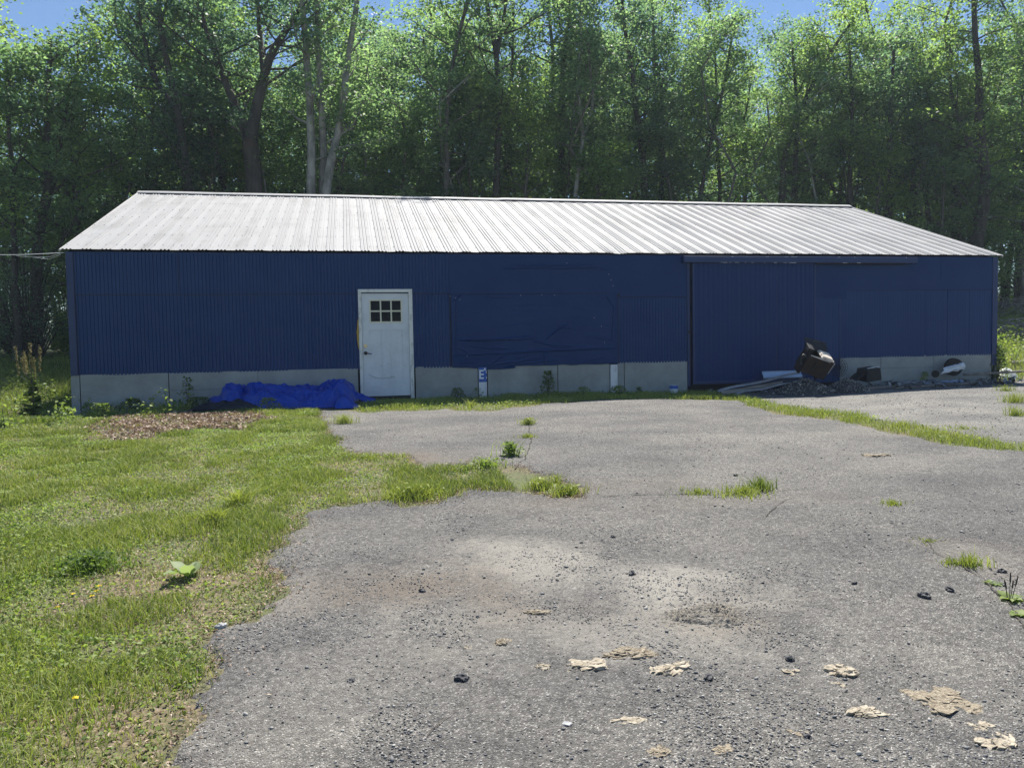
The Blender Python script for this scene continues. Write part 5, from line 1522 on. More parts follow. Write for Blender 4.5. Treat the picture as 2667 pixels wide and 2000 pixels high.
# tall flowering dock at the left corner
def dock(px, base_py, top_py, Yp, label, nspike, seed, leafs=150, name='dock_plant', seeds=True):
    rnd = np.random.default_rng(seed)
    b = W(px, base_py, Yp); t = W(px, top_py, Yp)
    h = t[2] - b[2]
    g = np.array([b[0], Yp, b[2]])
    r_ = empty(name, g, label, 'plant')
    sm = MB().tube([(0, 0, -0.2), (0.01, 0, h * 0.4), (-0.01, 0, h * 0.95)], [0.016, 0.012, 0.004], 7)
    heads = []
    for k in range(nspike):
        z0 = h * (0.52 + 0.12 * rnd.random()); a = rnd.random() * 2 * PI; R_ = 0.06 + 0.16 * rnd.random(); hh = h * (0.16 + 0.22 * rnd.random())
        if k == 0: R_ = 0.0; hh = h * 0.48; z0 = h * 0.52
        p0 = np.array([0, 0, z0 - 0.1]); p1 = np.array([R_ * math.cos(a), R_ * math.sin(a), z0 + 0.05]); p2 = p1 + np.array([0.15 * R_ * math.cos(a), 0, hh])
        sm.tube([p0, p1, p2], [0.005, 0.004, 0.002], 5)
        m_ = int(150 * hh / 0.4); tt = rnd.random(m_)
        C = p1[None] * (1 - tt[:, None]) + p2[None] * tt[:, None] + rnd.normal(0, 0.010, (m_, 3))
        heads.append(C)
    s_ = sm.build('stem', 'bark_mid', r_, smooth=True); s_.location = (0, 0, 0)
    if heads and seeds:
        C = np.concatenate(heads)
        V_, F_, T_ = leaf_quads(C, RNG.uniform(0.014, 0.03, len(C)), RNG.random(len(C)), 0.6, 0.9, 0.8)
        o = link('seed_head', np_mesh('seed_head', V_, F_, {'tone': T_}), 'seed_head', r_); o.location = (0, 0, 0)
    # leaves shrink upward
    t_ = rnd.random(leafs) ** 1.2
    az = rnd.random(leafs) * 2 * PI; ln = (0.23 - 0.17 * t_) * rnd.uniform(0.7, 1.2, leafs)
    C = np.stack([np.cos(az) * ln * 0.6, np.sin(az) * ln * 0.6, 0.05 + t_ * h * 0.62], 1)
    n_ = leafs; a = np.stack([np.cos(az), np.sin(az), rnd.normal(0.15, 0.25, n_)], 1); a /= np.linalg.norm(a, axis=1, keepdims=True)
    V = np.zeros((n_, 8, 3)); side = np.stack([-np.sin(az), np.cos(az), np.zeros(n_)], 1)
    for q, (tt, ww, dz) in enumerate(((-0.5, 0.06, 0), (-0.1, 0.36, 0.05), (0.3, 0.26, 0.0), (0.6, 0.03, -0.16))):
        c_ = C + a * (ln * tt)[:, None] + np.array([[0, 0, 1]]) * (ln * dz)[:, None]
        V[:, q * 2] = c_ - side * (ln * ww)[:, None]; V[:, q * 2 + 1] = c_ + side * (ln * ww)[:, None]
    F = np.concatenate([np.arange(n_)[:, None] * 8 + np.array([[q * 2, q * 2 + 1, q * 2 + 3, q * 2 + 2]]) for q in range(3)], 0)
    tn = np.repeat(np.clip(rnd.normal(0.5, 0.3, n_), 0, 1), 8)
    o = link('foliage', np_mesh('foliage', V.reshape(-1, 3), F, {'tone': tn}), 'weed_leaf', r_); o.location = (0, 0, 0)
    return r_


dock(88, 1105, 902, -1.7, 'tall dock plant with brown seed spikes left of the shed corner', 9, 4, 230)
dock(12, 1150, 1062, -3.2, 'shorter broad-leaved plant cut by the left edge of the photo', 0, 9, 60, seeds=False)


# weeds in the shade of the wall
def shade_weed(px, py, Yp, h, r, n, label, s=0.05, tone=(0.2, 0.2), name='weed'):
    b = W(px, py, Yp); zb = gz(b[0], Yp) - 0.01
    root = empty(name, (b[0], Yp, zb), label, 'weed', 'weeds along the shed wall')
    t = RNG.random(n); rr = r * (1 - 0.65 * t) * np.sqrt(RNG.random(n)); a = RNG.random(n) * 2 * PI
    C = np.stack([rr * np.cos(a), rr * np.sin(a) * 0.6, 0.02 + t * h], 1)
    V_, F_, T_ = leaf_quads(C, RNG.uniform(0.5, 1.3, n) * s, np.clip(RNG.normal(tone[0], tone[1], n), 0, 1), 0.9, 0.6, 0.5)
    o = link('foliage', np_mesh('foliage', V_, F_, {'tone': T_}), 'weed_leaf', root); o.location = (0, 0, 0)
    sm = MB()
    for k in range(max(2, n // 60)):
        a = random.uniform(0, 2 * PI); q = random.uniform(0.2, 0.8) * r
        sm.tube([(0, 0, 0), (q * 0.4 * math.cos(a), q * 0.3 * math.sin(a), h * 0.5), (q * math.cos(a), q * 0.6 * math.sin(a), h * random.uniform(0.6, 1))], [0.005, 0.004, 0.002], 5)
    o = sm.build('stem', 'bark_mid', root); o.location = (0, 0, 0)
    return root


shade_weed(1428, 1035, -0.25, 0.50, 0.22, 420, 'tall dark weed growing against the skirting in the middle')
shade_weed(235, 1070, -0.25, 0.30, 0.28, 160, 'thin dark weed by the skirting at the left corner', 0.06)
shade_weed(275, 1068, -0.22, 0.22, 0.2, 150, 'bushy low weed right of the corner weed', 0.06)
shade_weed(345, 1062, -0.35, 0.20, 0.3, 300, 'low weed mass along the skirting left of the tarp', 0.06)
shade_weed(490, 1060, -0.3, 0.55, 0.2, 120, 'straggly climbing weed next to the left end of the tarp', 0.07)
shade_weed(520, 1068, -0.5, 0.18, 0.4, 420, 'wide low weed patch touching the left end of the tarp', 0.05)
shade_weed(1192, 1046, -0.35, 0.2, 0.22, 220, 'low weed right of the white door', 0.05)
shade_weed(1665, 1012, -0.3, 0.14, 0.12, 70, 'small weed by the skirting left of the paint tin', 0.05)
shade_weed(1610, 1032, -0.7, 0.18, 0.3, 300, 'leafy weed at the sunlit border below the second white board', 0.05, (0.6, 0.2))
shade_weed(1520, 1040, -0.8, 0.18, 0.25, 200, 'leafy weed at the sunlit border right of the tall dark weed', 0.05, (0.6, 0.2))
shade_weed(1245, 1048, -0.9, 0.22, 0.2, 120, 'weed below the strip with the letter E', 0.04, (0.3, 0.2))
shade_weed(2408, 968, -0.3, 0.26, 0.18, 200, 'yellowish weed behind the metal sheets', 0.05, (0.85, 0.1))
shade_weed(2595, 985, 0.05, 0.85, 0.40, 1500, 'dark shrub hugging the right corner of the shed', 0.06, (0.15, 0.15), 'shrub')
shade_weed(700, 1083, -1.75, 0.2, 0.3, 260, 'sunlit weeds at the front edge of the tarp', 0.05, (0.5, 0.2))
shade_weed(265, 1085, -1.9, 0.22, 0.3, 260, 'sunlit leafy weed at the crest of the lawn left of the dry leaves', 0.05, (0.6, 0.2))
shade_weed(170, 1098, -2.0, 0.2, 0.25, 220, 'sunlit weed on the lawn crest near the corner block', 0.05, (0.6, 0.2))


# ================================================================== TREES
def limb_system(b, rnd, path, rad, lo, nl, spread, twigs, up=0.55):
    """adds limbs to the MB b, returns clump points"""
    P = [Vector(p) for p in path]
    cum = [0]
    for a, c_ in zip(P, P[1:]): cum.append(cum[-1] + (c_ - a).length)
    tot = cum[-1]
    out = []

    def on(t):
        d = t * tot
        for i in range(len(P) - 1):
            if d <= cum[i + 1] + 1e-6:
                k = (d - cum[i]) / (cum[i + 1] - cum[i]); return P[i].lerp(P[i + 1], k), rad[i] + (rad[i + 1] - rad[i]) * k
        return P[-1], rad[-1]
    for k in range(nl):
        t = lo + (0.98 - lo) * ((k + rnd.random()) / nl)
        p, r = on(t)
        a = k * 2.4 + rnd.uniform(-0.5, 0.5); L = spread * (1.05 - 0.65 * t) * rnd.uniform(0.6, 1.15); el = rnd.uniform(0.15, up + 0.35 * t)
        pts = [p]; d = Vector((math.cos(a) * math.cos(el), math.sin(a) * math.cos(el), math.sin(el)))
        for q in range(4):
            d = (d + Vector((rnd.gauss(0, 0.16), rnd.gauss(0, 0.16), rnd.gauss(0.06, 0.14)))).normalized()
            pts.append(pts[-1] + d * L / 4)
        r0 = min(r * 0.5, 0.014 + 0.014 * L)
        b.tube(pts, [r0 * (1 - 0.82 * i / 4) for i in range(5)], 5, cap=False)
        out.append(pts[-1])
        for q in range(twigs):
            s = rnd.uniform(0.25, 1.0); i = min(3, int(s * 4)); st = pts[i].lerp(pts[i + 1], s * 4 - i if s < 1 else 1)
            dd = (d + Vector((rnd.gauss(0, 0.8), rnd.gauss(0, 0.8), rnd.gauss(0.1, 0.4)))).normalized()
            e = st + dd * rnd.uniform(0.4, 1.3) * (0.5 + L / 6)
            b.tube([st, st.lerp(e, 0.5) + Vector((0, 0, 0.05)), e], [r0 * 0.35, r0 * 0.22, 0.004], 3, cap=False)
            out.append(e); out.append(st.lerp(e, 0.55))
    return out


def crown(points, per, sig, size, seed, tone0=0.4, gaps=0.0):
    rg = np.random.default_rng(seed)
    C = np.array([tuple(p) for p in points])
    if gaps: C = C[rg.random(len(C)) > gaps]
    cnt = rg.poisson(per, len(C)).clip(3)
    ct = np.repeat(rg.normal(tone0, 0.22, len(C)), cnt)
    cc = np.repeat(C, cnt, 0)
    sc1 = np.repeat(rg.uniform(0.7, 1.3, len(C)), cnt)[:, None]
    Q = cc + rg.normal(0, 1, cc.shape) * np.array([[sig, sig, sig * 0.45]]) * sc1
    # leaf planes lie in loose layers
    Q[:, 2] += 0.05 * np.sin(Q[:, 0] * 3 + Q[:, 1] * 2)
    return leaf_quads(Q, rg.uniform(0.65, 1.25, len(Q)) * size, ct + rg.normal(0, 0.13, len(Q)), 0.9, 0.55, 0.62, 0.2, 0.22)


def make_tree(name, label, base, stems, rad0, leaf='leaf_green', bark='bark_dark', lo=0.3, nl=22, spread=3.4, twigs=5, per=21, sig=0.25, size=0.15, seed=1, tone=0.45, group='trees at the edge of the woods', gaps=0.0):
    """stems: list of world polylines with (points, r0, r1, lo, share of limbs)"""
    rnd = random.Random(seed)
    root = empty(name, base, label, 'tree', group)
    off = Vector([float(v) for v in base])
    b = MB(); pts = []
    for (path, r0, r1, l_, share) in stems:
        path = [Vector([float(v) for v in p]) - off for p in path]
        # subdivide and wobble for a natural line
        fine = [path[0]]
        for a, c_ in zip(path, path[1:]):
            n = max(1, int((c_ - a).length / 1.2))
            for k in range(1, n + 1):
                q = a.lerp(c_, k / n)
                if k < n: q += Vector((rnd.gauss(0, 0.05), rnd.gauss(0, 0.05), 0))
                fine.append(q)
        n = len(fine)
        rr = [r0 + (r1 - r0) * (i / (n - 1)) ** 0.8 for i in range(n)]
        if l_ < 0.9 and (path[0].z < 0.3): rr[0] *= 1.35
        b.tube(fine, rr, 10)
        pts += limb_system(b, rnd, fine, rr, l_, max(3, int(nl * share)), spread, twigs)
    tr = b.build('trunk', bark, root, smooth=True); tr.location = (0, 0, 0)
    V_, F_, T_ = crown(pts, per, sig, size, seed, tone, gaps)
    cr = link('crown', np_mesh('crown', V_, F_, {'tone': T_}), leaf, root); cr.location = (0, 0, 0)
    return root


def path_px(pts, Yp, zbot=True, top=None, drift=0.0):
    """trunk polyline from photo pixels, all in the plane y = Yp (with a little drift in depth)"""
    out = [W(px, py, Yp + drift * i) for i, (px, py) in enumerate(pts)]
    if zbot:
        d = out[1] - out[0]; b = out[0].copy()
        zb = float(zt(b[0], Yp)) - 0.1
        k = (zb - b[2]) / d[2] if abs(d[2]) > 1e-6 else 0
        k = max(-1.2, min(0, k))
        nb = b + d * k; nb[2] = zb
        out = [nb] + out
    if top:
        d = out[-1] - out[-2]; d = d / np.linalg.norm(d); d = d * 0.6 + np.array([0, 0, 0.5]); d /= np.linalg.norm(d)
        e = out[-1] + d * max(0.5, (top - out[-1][2]) / max(0.3, d[2])); out.append(e)
    return out


def simple(name, label, pts, Yp, r0, top, seed, **kw):
    p = path_px(pts, Yp, top=top)
    return make_tree(name, label, p[0], [(p, r0, 0.04, kw.pop('lo', 0.3), 1.0)], r0, seed=seed, **kw)


# -- the trees one can tell apart, left to right
simple('leafy_tree', 'dark slender tree at the far left, nearest the photo edge', [(38, 651), (36, 447), (24, 366), (20, 200)], 11.5, 0.13, 10.2, 1, lo=0.28, leaf='leaf_green', spread=3.0)
p = path_px([(94, 675), (110, 570), (126, 468), (122, 285), (130, 150)], 12.5, top=11.2)
make_tree('leafy_tree', 'dark crooked tree left of the shed, its trunk bending right', p[0], [(p, 0.24, 0.05, 0.3, 0.8), ([p[2], W(152, 430, 12.9), W(160, 340, 13.2), W(185, 240, 13.5)], 0.12, 0.04, 0.2, 0.4)], 0.2, seed=2, leaf='leaf_green', spread=3.4, nl=26)
simple('leafy_tree', 'thin tree between the crooked tree and the roof gable', [(196, 520), (185, 407), (190, 285), (200, 200)], 13.5, 0.12, 11.2, 3, lo=0.25, leaf='leaf_yellow', spread=3.0)
p = path_px([(492, 500), (480, 407), (464, 285), (439, 183), (419, 81), (413, 0)], 15.5, top=15)
q = [p[3], W(415, 228, 15.9), W(391, 163, 16.2), W(366, 61, 16.5), W(352, -60, 16.6)]
make_tree('leafy_tree', 'left-leaning dark tree with a long side stem above the roof gable', p[0], [(p, 0.30, 0.06, 0.35, 0.6), (q, 0.13, 0.04, 0.1, 0.5)], 0.3, seed=4, leaf='leaf_dark', spread=3.8, nl=28, gaps=0.1)
simple('leafy_tree', 'thin crooked tree between the left-leaning and the forked tree', [(588, 506), (565, 427), (549, 366), (541, 285)], 17, 0.17, 14, 5, lo=0.3, leaf='leaf_dark')
p = path_px([(663, 504), (660, 440), (651, 366)], 14.8)
q1 = [p[-1], W(622, 301, 14.9), W(590, 220, 15.0), W(569, 163, 15.1), W(537, 81, 15.2), W(500, -60, 15.4)]
q2 = [p[-1], W(667, 285, 14.7), W(688, 200, 14.6), W(705, 142, 14.5), W(745, 80, 14.4), W(790, 10, 14.3), W(800, -30, 14.2)]
q3 = [q2[2], W(676, 80, 15.0), W(671, 0, 15.1), W(668, -100, 15.2)]
make_tree('leafy_tree', 'large dark tree forking low into two stems behind the roof', p[0], [(p, 0.36, 0.29, 0.98, 0.0), (q1, 0.20, 0.05, 0.25, 0.45), (q2, 0.25, 0.06, 0.3, 0.45), (q3, 0.12, 0.04, 0.2, 0.25)], 0.33, seed=6, leaf='leaf_dark', bark='bark_dark', spread=4.0, nl=34, gaps=0.12)
p1 = path_px([(810, 508), (811, 400), (808, 285), (797, 120), (786, 0)], 14.0, top=15)
p2 = path_px([(842, 508), (843, 400), (838, 285), (828, 120), (826, 0)], 14.2, top=14.5)
p3 = path_px([(848, 508), (862, 420), (880, 350), (895, 250), (907, 150), (928, 20)], 13.8, top=15)
make_tree('pale_tree', 'three-stemmed tree with pale bark rising behind the roof', p2[0], [(p1, 0.28, 0.08, 0.5, 0.35), (p2, 0.27, 0.07, 0.5, 0.3), (p3, 0.25, 0.08, 0.5, 0.35)], 0.3, seed=7, leaf='leaf_green', bark='bark_pale', spread=3.6, nl=26, lo=0.5, gaps=0.1)
simple('leafy_tree', 'straight grey tree right of the three-stemmed pale one', [(1161, 517), (1161, 325), (1173, 203), (1197, 81), (1220, 0)], 15.5, 0.20, 18, 8, lo=0.36, leaf='leaf_green', bark='bark_mid', spread=3.4, nl=24)
simple('leafy_tree', 'thin grey stem just left of the straight grey tree', [(1148, 517), (1150, 440), (1145, 380), (1120, 250)], 17.5, 0.10, 14, 28, lo=0.4, leaf='leaf_green', bark='bark_mid', spread=2.8, nl=14)
p = path_px([(1291, 520), (1296, 400), (1299, 285), (1293, 142), (1266, 0)], 16.0, top=17.5)
make_tree('leafy_tree', 'dark tree with flaking bark forking high above the middle of the roof', p[0], [(p, 0.24, 0.06, 0.4, 0.7), ([p[4], W(1310, 60, 16.2), W(1325, -40, 16.4)], 0.12, 0.04, 0.2, 0.3)], 0.22, seed=9, leaf='leaf_green', spread=3.6, nl=26)
simple('leafy_tree', 'thick dark trunk close beside the flaking tree', [(1320, 520), (1322, 400), (1328, 300), (1335, 150)], 18.5, 0.26, 16, 10, lo=0.42, leaf='leaf_dark')
p = path_px([(1462, 520), (1462, 460), (1462, 285)], 18.0)
make_tree('leafy_tree', 'dark tree splitting into thin upright stems right of the middle', p[0], [(p, 0.20, 0.13, 0.9, 0.1), ([p[-1], W(1466, 163, 18), W(1480, 60, 18), W(1490, -60, 18)], 0.12, 0.04, 0.2, 0.5), ([p[-1], W(1490, 240, 18.2), W(1510, 130, 18.3), W(1520, -30, 18.4)], 0.10, 0.04, 0.2, 0.4)], 0.2, seed=11, leaf='leaf_green', bark='bark_dark', nl=22, gaps=0.1)
p = path_px([(1498, 520), (1508, 430), (1519, 354), (1506, 244), (1512, 120), (1515, 0)], 15.0, top=16)
make_tree('pale_tree', 'pale-barked young tree with a Y fork right of the middle', p[0], [(p, 0.15, 0.04, 0.45, 0.7), ([p[3], W(1540, 290, 15.2), W(1552, 200, 15.3), W(1560, 60, 15.4)], 0.09, 0.03, 0.3, 0.5)], 0.15, seed=12, leaf='leaf_green', bark='bark_pale', spread=2.6, nl=20)
p = path_px([(1551, 525), (1572, 480), (1588, 447), (1588, 400)], 14.5)
make_tree('small_tree', 'small curved dark sapling rising just behind the roof ridge', p[0], [(p, 0.11, 0.05, 0.55, 1.0)], 0.1, seed=13, leaf='leaf_yellow', spread=2.2, nl=14, per=30)
simple('leafy_tree', 'thick dark tree leaning left behind the right half of the roof', [(1681, 525), (1669, 366), (1649, 203), (1628, 81), (1620, 0)], 17.0, 0.30, 17.5, 14, lo=0.4, leaf='leaf_dark', spread=3.8, nl=28)
simple('leafy_tree', 'slim dark tree right of the thick leaning one', [(1722, 525), (1718, 325), (1709, 163), (1700, 20)], 18.5, 0.18, 17, 15, lo=0.4, leaf='leaf_green')
simple('leafy_tree', 'slanting dark tree whose thin trunk leans to the right', [(1822, 530), (1852, 366), (1889, 203), (1909, 81)], 16.5, 0.15, 13.2, 16, lo=0.4, leaf='leaf_green', spread=3.0, nl=24)
p = [np.array([W(2060, 335, 17.5)[0] - 0.7, 17.7, float(zt(20, 17.7)) - 0.1]), W(2040, 420, 17.6), W(2068, 325, 17.5), W(2105, 244, 17.4), W(2141, 175, 17.3), W(2186, 102, 17.2), W(2225, 50, 17.1)]
make_tree('leafy_tree', 'strongly leaning dark tree crossing the others on the right', p[0], [(p, 0.27, 0.05, 0.45, 1.0)], 0.27, seed=17, leaf='leaf_yellow', spread=3.2, nl=26)
for i, (px, Yq, r0, lab) in enumerate(((2068, 17.5, 0.26, 'thick straight dark trunk left of the roof end'), (2125, 19, 0.12, 'thin straight trunk next to the thick one left of the roof end'),
                                      (2186, 20, 0.16, 'straight dark trunk above the right end of the ridge'), (2218, 17, 0.22, 'stout dark trunk just right of the ridge end'),
                                      (2284, 20, 0.16, 'dark trunk above the upper slope of the right gable'), (2316, 16.5, 0.26, 'thick dark trunk above the middle of the right gable slope'),
                                      (2377, 19, 0.24, 'dark trunk over the lower middle of the right gable slope'), (2420, 21, 0.15, 'slim dark trunk over the lower right gable slope'),
                                      (2491, 17.5, 0.28, 'stout dark trunk left of the big tree by the right gable'))):
    k = random.Random(i)
    simple('leafy_tree', lab, [(px, 540 + i * 8), (px + k.uniform(-6, 6), 400), (px + k.uniform(-12, 12), 250), (px + k.uniform(-20, 20), 140)], Yq, r0, 12.0 + k.uniform(-0.6, 0.8), 40 + i,
           lo=0.42, leaf=('leaf_green', 'leaf_yellow', 'leaf_dark')[i % 3], spread=3.3, nl=22)
p = path_px([(2544, 640), (2562, 540), (2566, 450), (2556, 366), (2550, 203), (2536, 0)], 15.0, top=17.5)
make_tree('leafy_tree', 'big dark tree with a kinked trunk beside the right gable', p[0], [(p, 0.34, 0.08, 0.28, 0.8), ([p[3], W(2520, 370, 15.2), W(2490, 300, 15.4), W(2470, 200, 15.6)], 0.14, 0.04, 0.15, 0.4)], 0.33, seed=18, leaf='leaf_yellow', spread=3.9, nl=32)
simple('leafy_tree', 'dark trunk in the gap right of the shed wall', [(2620, 760), (2632, 660), (2645, 500)], 19.0, 0.20, 14, 19, lo=0.22, leaf='leaf_yellow', spread=3.6, nl=24)
simple('leafy_tree', 'dark tree at the right edge of the photo', [(2655, 750), (2652, 640), (2650, 400)], 20.5, 0.22, 15, 20, lo=0.26, leaf='leaf_green', spread=3.6, nl=24)

# -- the woods behind: a few kinds, copied
protos = []
for i in range(7):
    h = 13.5 + (i * 1.7) % 4.5; rnd = random.Random(100 + i)
    path = [(0, 0, 0)] + [(rnd.gauss(0, 0.25) * k / 2, rnd.gauss(0, 0.25) * k / 2, h * k / 5) for k in range(1, 6)]
    root = make_tree('woodland_tree', 'slender leafy tree standing deeper in the woods behind the shed', (0, 0, 0), [(path, 0.15, 0.04, 0.22, 1.0)], 0.17, leaf=('leaf_green', 'leaf_dark', 'leaf_yellow')[i % 3],
                     bark=('bark_mid', 'bark_dark', 'bark_mid', 'bark_pale')[i % 4], spread=3.8, nl=30, twigs=5, per=20, sig=0.30, size=0.17, seed=200 + i, group='trees of the deeper woods')
    protos.append(root)
pos = []
rnd = random.Random(77)
for row, yy in enumerate((20.5, 23.5, 27, 31, 36, 42, 50)):
    d = yy - CAM[1]
    xl, xr = CAM[0] + d * math.tan(math.radians(-23)), CAM[0] + d * math.tan(math.radians(47))
    stp = 2.9 + row * 0.42; x = xl + rnd.uniform(0, 2)
    while x < xr:
        pos.append((x, yy + rnd.uniform(-1.3, 1.3), row)); x += stp * rnd.uniform(0.75, 1.3)
# a few on the left edge, nearer
pos += [(-6.5, 12.5, 0), (-5.0, 16.5, 0), (-8.5, 16.0, 0), (-2.5, 17.5, 0), (0.5, 18.2, 0), (35.5, 14.5, 0), (38.5, 18.0, 0), (33.0, 17.5, 0)]
sky_gap = [(-20.5, -15.0), (28, 37)]
for i, (x, y, row) in enumerate(pos):
    src = protos[i % 7]
    if i < 7: r_ = src; kids = list(src.children)
    else:
        r_ = src.copy(); COL.objects.link(r_)
        for ch in src.children:
            c_ = ch.copy(); COL.objects.link(c_); c_.parent = r_
    az = math.degrees(math.atan2(x - CAM[0], y - CAM[1]))
    k = rnd.uniform(0.82, 1.1) * (1.0 + 0.02 * row)
    if az < -14: k *= 0.76
    if 23 < az < 39: k *= 0.94
    if row >= 3: k *= 1.06
    r_.location = (x, y, float(zt(x, y)) - 0.1); r_.rotation_euler = (0, 0, rnd.uniform(0, 6.28)); r_.scale = (k, k, k)
print('wood trees', len(pos))


# -- saplings that close the edge of the woods with leaves from the ground up
saps = []
for i in range(4):
    h = (8.5, 10.5, 9.5, 11.5)[i]; rnd = random.Random(500 + i)
    path = [(0, 0, 0)] + [(rnd.gauss(0, 0.2) * k / 2, rnd.gauss(0, 0.2) * k / 2, h * k / 5) for k in range(1, 6)]
    saps.append(make_tree('young_tree', 'bushy young tree leafed from low down at the edge of the woods', (0, 0, 0), [(path, 0.09, 0.03, 0.12, 1.0)], 0.09, leaf=('leaf_yellow', 'leaf_green', 'leaf_green', 'leaf_dark')[i],
                bark='bark_mid', spread=2.6, nl=26, twigs=5, per=26, sig=0.28, size=0.14, seed=600 + i, group='young trees at the edge of the woods', tone=0.55))
rnd = random.Random(78)
spots = []
for yy, st_ in ((16.4, 2.5), (18.6, 2.8)):
    d = yy - CAM[1]; x = CAM[0] + d * math.tan(math.radians(-21)); xr = CAM[0] + d * math.tan(math.radians(45))
    while x < xr:
        if not (x > 21 and x < 30 and rnd.random() < 0.5): spots.append((x, yy + rnd.uniform(-0.6, 0.6)))
        x += st_ * rnd.uniform(0.7, 1.3)
for i, (x, y) in enumerate(spots):
    src = saps[i % 4]
    if i < 4: r_ = src
    else:
        r_ = src.copy(); COL.objects.link(r_)
        for ch in src.children:
            c_ = ch.copy(); COL.objects.link(c_); c_.parent = r_
    k = rnd.uniform(0.8, 1.15)
    r_.location = (x, y, float(zt(x, y)) - 0.1); r_.rotation_euler = (0, 0, rnd.uniform(0, 6.28)); r_.scale = (k, k, k)


# -- slim, sparsely leafed stems that show pale between the crowns
slim = []
for i in range(3):
    h = (12.0, 13.0, 11.0)[i]; rnd = random.Random(800 + i)
    path = [(0, 0, 0)] + [(rnd.gauss(0.1, 0.25) * k / 2, rnd.gauss(0, 0.2) * k / 2, h * k / 6) for k in range(1, 7)]
    slim.append(make_tree('slender_tree', 'slim bare-stemmed tree with a sparse crown at the edge of the woods', (0, 0, 0), [(path, (0.085, 0.07, 0.10)[i], 0.03, 0.55, 1.0)], 0.08, leaf='leaf_green',
                bark=('bark_pale', 'bark_mid', 'bark_mid')[i], spread=2.2, nl=12, twigs=4, per=18, sig=0.28, size=0.14, seed=900 + i, group='slim stems at the edge of the woods', tone=0.55))
rnd = random.Random(81)
for i in range(30):
    src = slim[i % 3]
    if i < 3: r_ = src
    else:
        r_ = src.copy(); COL.objects.link(r_)
        for ch in src.children:
            c_ = ch.copy(); COL.objects.link(c_); c_.parent = r_
    az = math.radians(-19 + 62 * (i + rnd.random()) / 30); d = rnd.uniform(31, 36)
    x = CAM[0] + d * math.sin(az) / math.cos(az) * 0.98; y = CAM[1] + d * 0.98
    k = rnd.uniform(0.85, 1.05)
    r_.location = (x, y, float(zt(x, y)) - 0.1); r_.rotation_euler = (rnd.gauss(0, 0.04), rnd.gauss(0, 0.05), rnd.uniform(0, 6.28)); r_.scale = (k, k, k)


# -- understory shrubs and saplings
def make_shrub(label, seed, h, r, leaf, n=34, per=42, size=0.10, name='shrub', group='undergrowth at the foot of the woods'):
    rnd = random.Random(seed); root = empty(name, (0, 0, 0), label, 'shrub', group)
    b = MB(); pts = []
    for k in range(n):
        a = rnd.uniform(0, 2 * PI); rr = r * math.sqrt(rnd.random()); z = h * (0.15 + 0.85 * rnd.random()) * (1 - 0.35 * (rr / r) ** 2)
        e = Vector((rr * math.cos(a), rr * math.sin(a), z))
        b.tube([(rr * 0.15 * math.cos(a), rr * 0.15 * math.sin(a), 0), e * 0.5 + Vector((0, 0, h * 0.1)), e], [0.03, 0.018, 0.005], 4, cap=False)
        pts.append(e); pts.append(e * 0.75)
    o = b.build('stem', 'bark_dark', root); o.location = (0, 0, 0)
    V_, F_, T_ = crown(pts, per, 0.32, size, seed, 0.5)
    o = link('foliage', np_mesh('foliage', V_, F_, {'tone': T_}), leaf, root); o.location = (0, 0, 0)
    return root


sh = [make_shrub('leafy undergrowth shrub at the foot of the woods', 300 + i, (3.2, 4.6, 2.2, 5.4)[i], (1.7, 1.9, 1.5, 2.0)[i], ('leaf_yellow', 'leaf_green', 'leaf_yellow', 'leaf_dark')[i], n=(40, 52, 34, 60)[i]) for i in range(4)]
spots = []
for yy, st_ in ((15.2, 2.6), (19.0, 2.9), (24, 3.3), (30, 4.0), (38, 5.5)):
    d = yy - CAM[1]; x = CAM[0] + d * math.tan(math.radians(-22)); xr = CAM[0] + d * math.tan(math.radians(46))
    while x < xr:
        if not (yy < 16 and (x < 0 or x > 22)): spots.append((x, yy + rnd.uniform(-0.8, 0.8)))
        x += st_ * rnd.uniform(0.7, 1.4)
spots += [(-3.2, 13.2), (-5.2, 12.4), (-7.2, 12.0), (-1.6, 14.2), (-4.4, 15.0), (-6.4, 14.5), (0.2, 14.6), (33.0, 21), (35, 20), (30, 22.5), (37.5, 20.5), (28.5, 23.5)]
for i, (x, y) in enumerate(spots):
    src = sh[i % 4]
    if i < 4: r_ = src
    else:
        r_ = src.copy(); COL.objects.link(r_)
        for ch in src.children:
            c_ = ch.copy(); COL.objects.link(c_); c_.parent = r_
    k = rnd.uniform(0.75, 1.15)
    r_.location = (x, y, float(zt(x, y)) - 0.05); r_.rotation_euler = (0, 0, rnd.uniform(0, 6.28)); r_.scale = (k, k, k)
print('shrubs', len(spots))


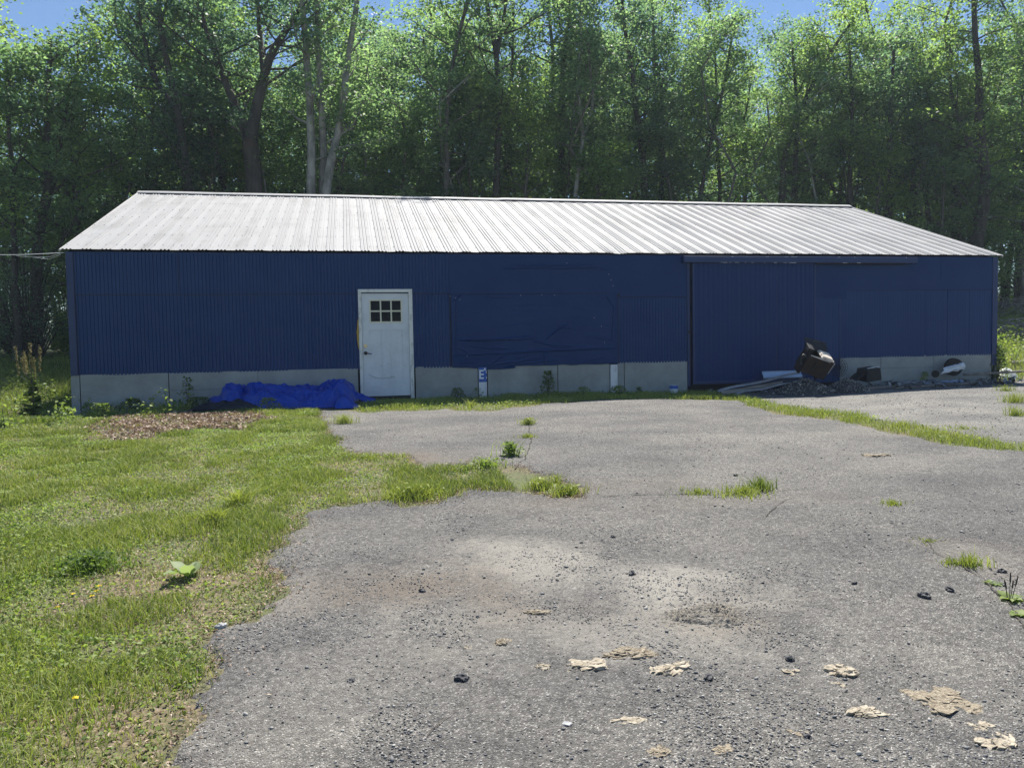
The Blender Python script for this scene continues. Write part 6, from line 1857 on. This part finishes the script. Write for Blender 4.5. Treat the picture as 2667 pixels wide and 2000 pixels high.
# -- brush piles right of the shed
def brush(cx, cy, lx, h, n, label, seed):
    rnd = random.Random(seed); b = MB()
    for k in range(n):
        L = rnd.uniform(0.8, 2.8); a = rnd.gauss(0.1, 0.5); el = rnd.gauss(0, 0.15)
        x = cx + rnd.uniform(-lx, lx); y = cy + rnd.gauss(0, 0.45); z = float(zt(x, y)) + 0.03 + h * rnd.random() ** 1.3 * max(0.2, 1 - abs(x - cx) / lx * 0.5)
        d = Vector((math.cos(a) * math.cos(el), math.sin(a), math.sin(el))).normalized()
        p = Vector((x, y, z)); pts = [p - d * L / 2]
        for q in range(5):
            d = (d + Vector((rnd.gauss(0, 0.1), rnd.gauss(0, 0.1), rnd.gauss(0, 0.09)))).normalized(); pts.append(pts[-1] + d * L / 5)
        r0 = rnd.uniform(0.006, 0.03)
        b.tube(pts, [r0 * (1 - 0.14 * i) for i in range(6)], 5)
    return tag(b.build('brush_pile', 'dead_wood'), label, 'brush pile', 'brush piles on the slope')


g = W(2640, 865, 8.0); brush(g[0] + 0.4, 8.0, 1.9, 0.65, 150, 'pile of grey cut branches on the slope right of the shed', 1)
g = W(2640, 785, 17.0); brush(g[0] + 0.5, 16.5, 3.0, 1.0, 190, 'larger tangle of dead branches at the foot of the woods on the right', 2)
A = Vector(W(2640, 948, 2.2)); A.z = float(zt(A.x, A.y)) + 0.06
tag(MB().tube([A + Vector((-0.1, 0, 0)), A + Vector((0.8, 0.2, 0.02)), A + Vector((2.0, 0.5, 0.05))], [0.07, 0.08, 0.07], 10).build('fallen_log', 'dead_wood', smooth=True), 'short grey log lying in the weeds beyond the right corner', 'log')

# ------------------------------------------------------------------ added scatter volume, imitates the lens glare that pales the dark woods
hm_ = bpy.data.materials.new('haze_air'); hm_.use_nodes = True
hn = hm_.node_tree.nodes
for n_ in list(hn):
    if n_.type != 'OUTPUT_MATERIAL': hn.remove(n_)
pv = hn.new('ShaderNodeVolumePrincipled')
pv.inputs['Color'].default_value = (0.72, 0.84, 1.0, 1)
pv.inputs['Density'].default_value = 0.00065
pv.inputs['Anisotropy'].default_value = 0.2
hm_.node_tree.links.new(pv.outputs[0], [n_ for n_ in hn if n_.type == 'OUTPUT_MATERIAL'][0].inputs['Volume'])
MATS['haze_air'] = hm_
veil_o = MB().box(-110, 160, -45, 140, -3.0, 32).build('haze', 'haze_air')
tag(veil_o, 'thin bluish summer haze filling the clearing and the woods', 'haze', kind='stuff')
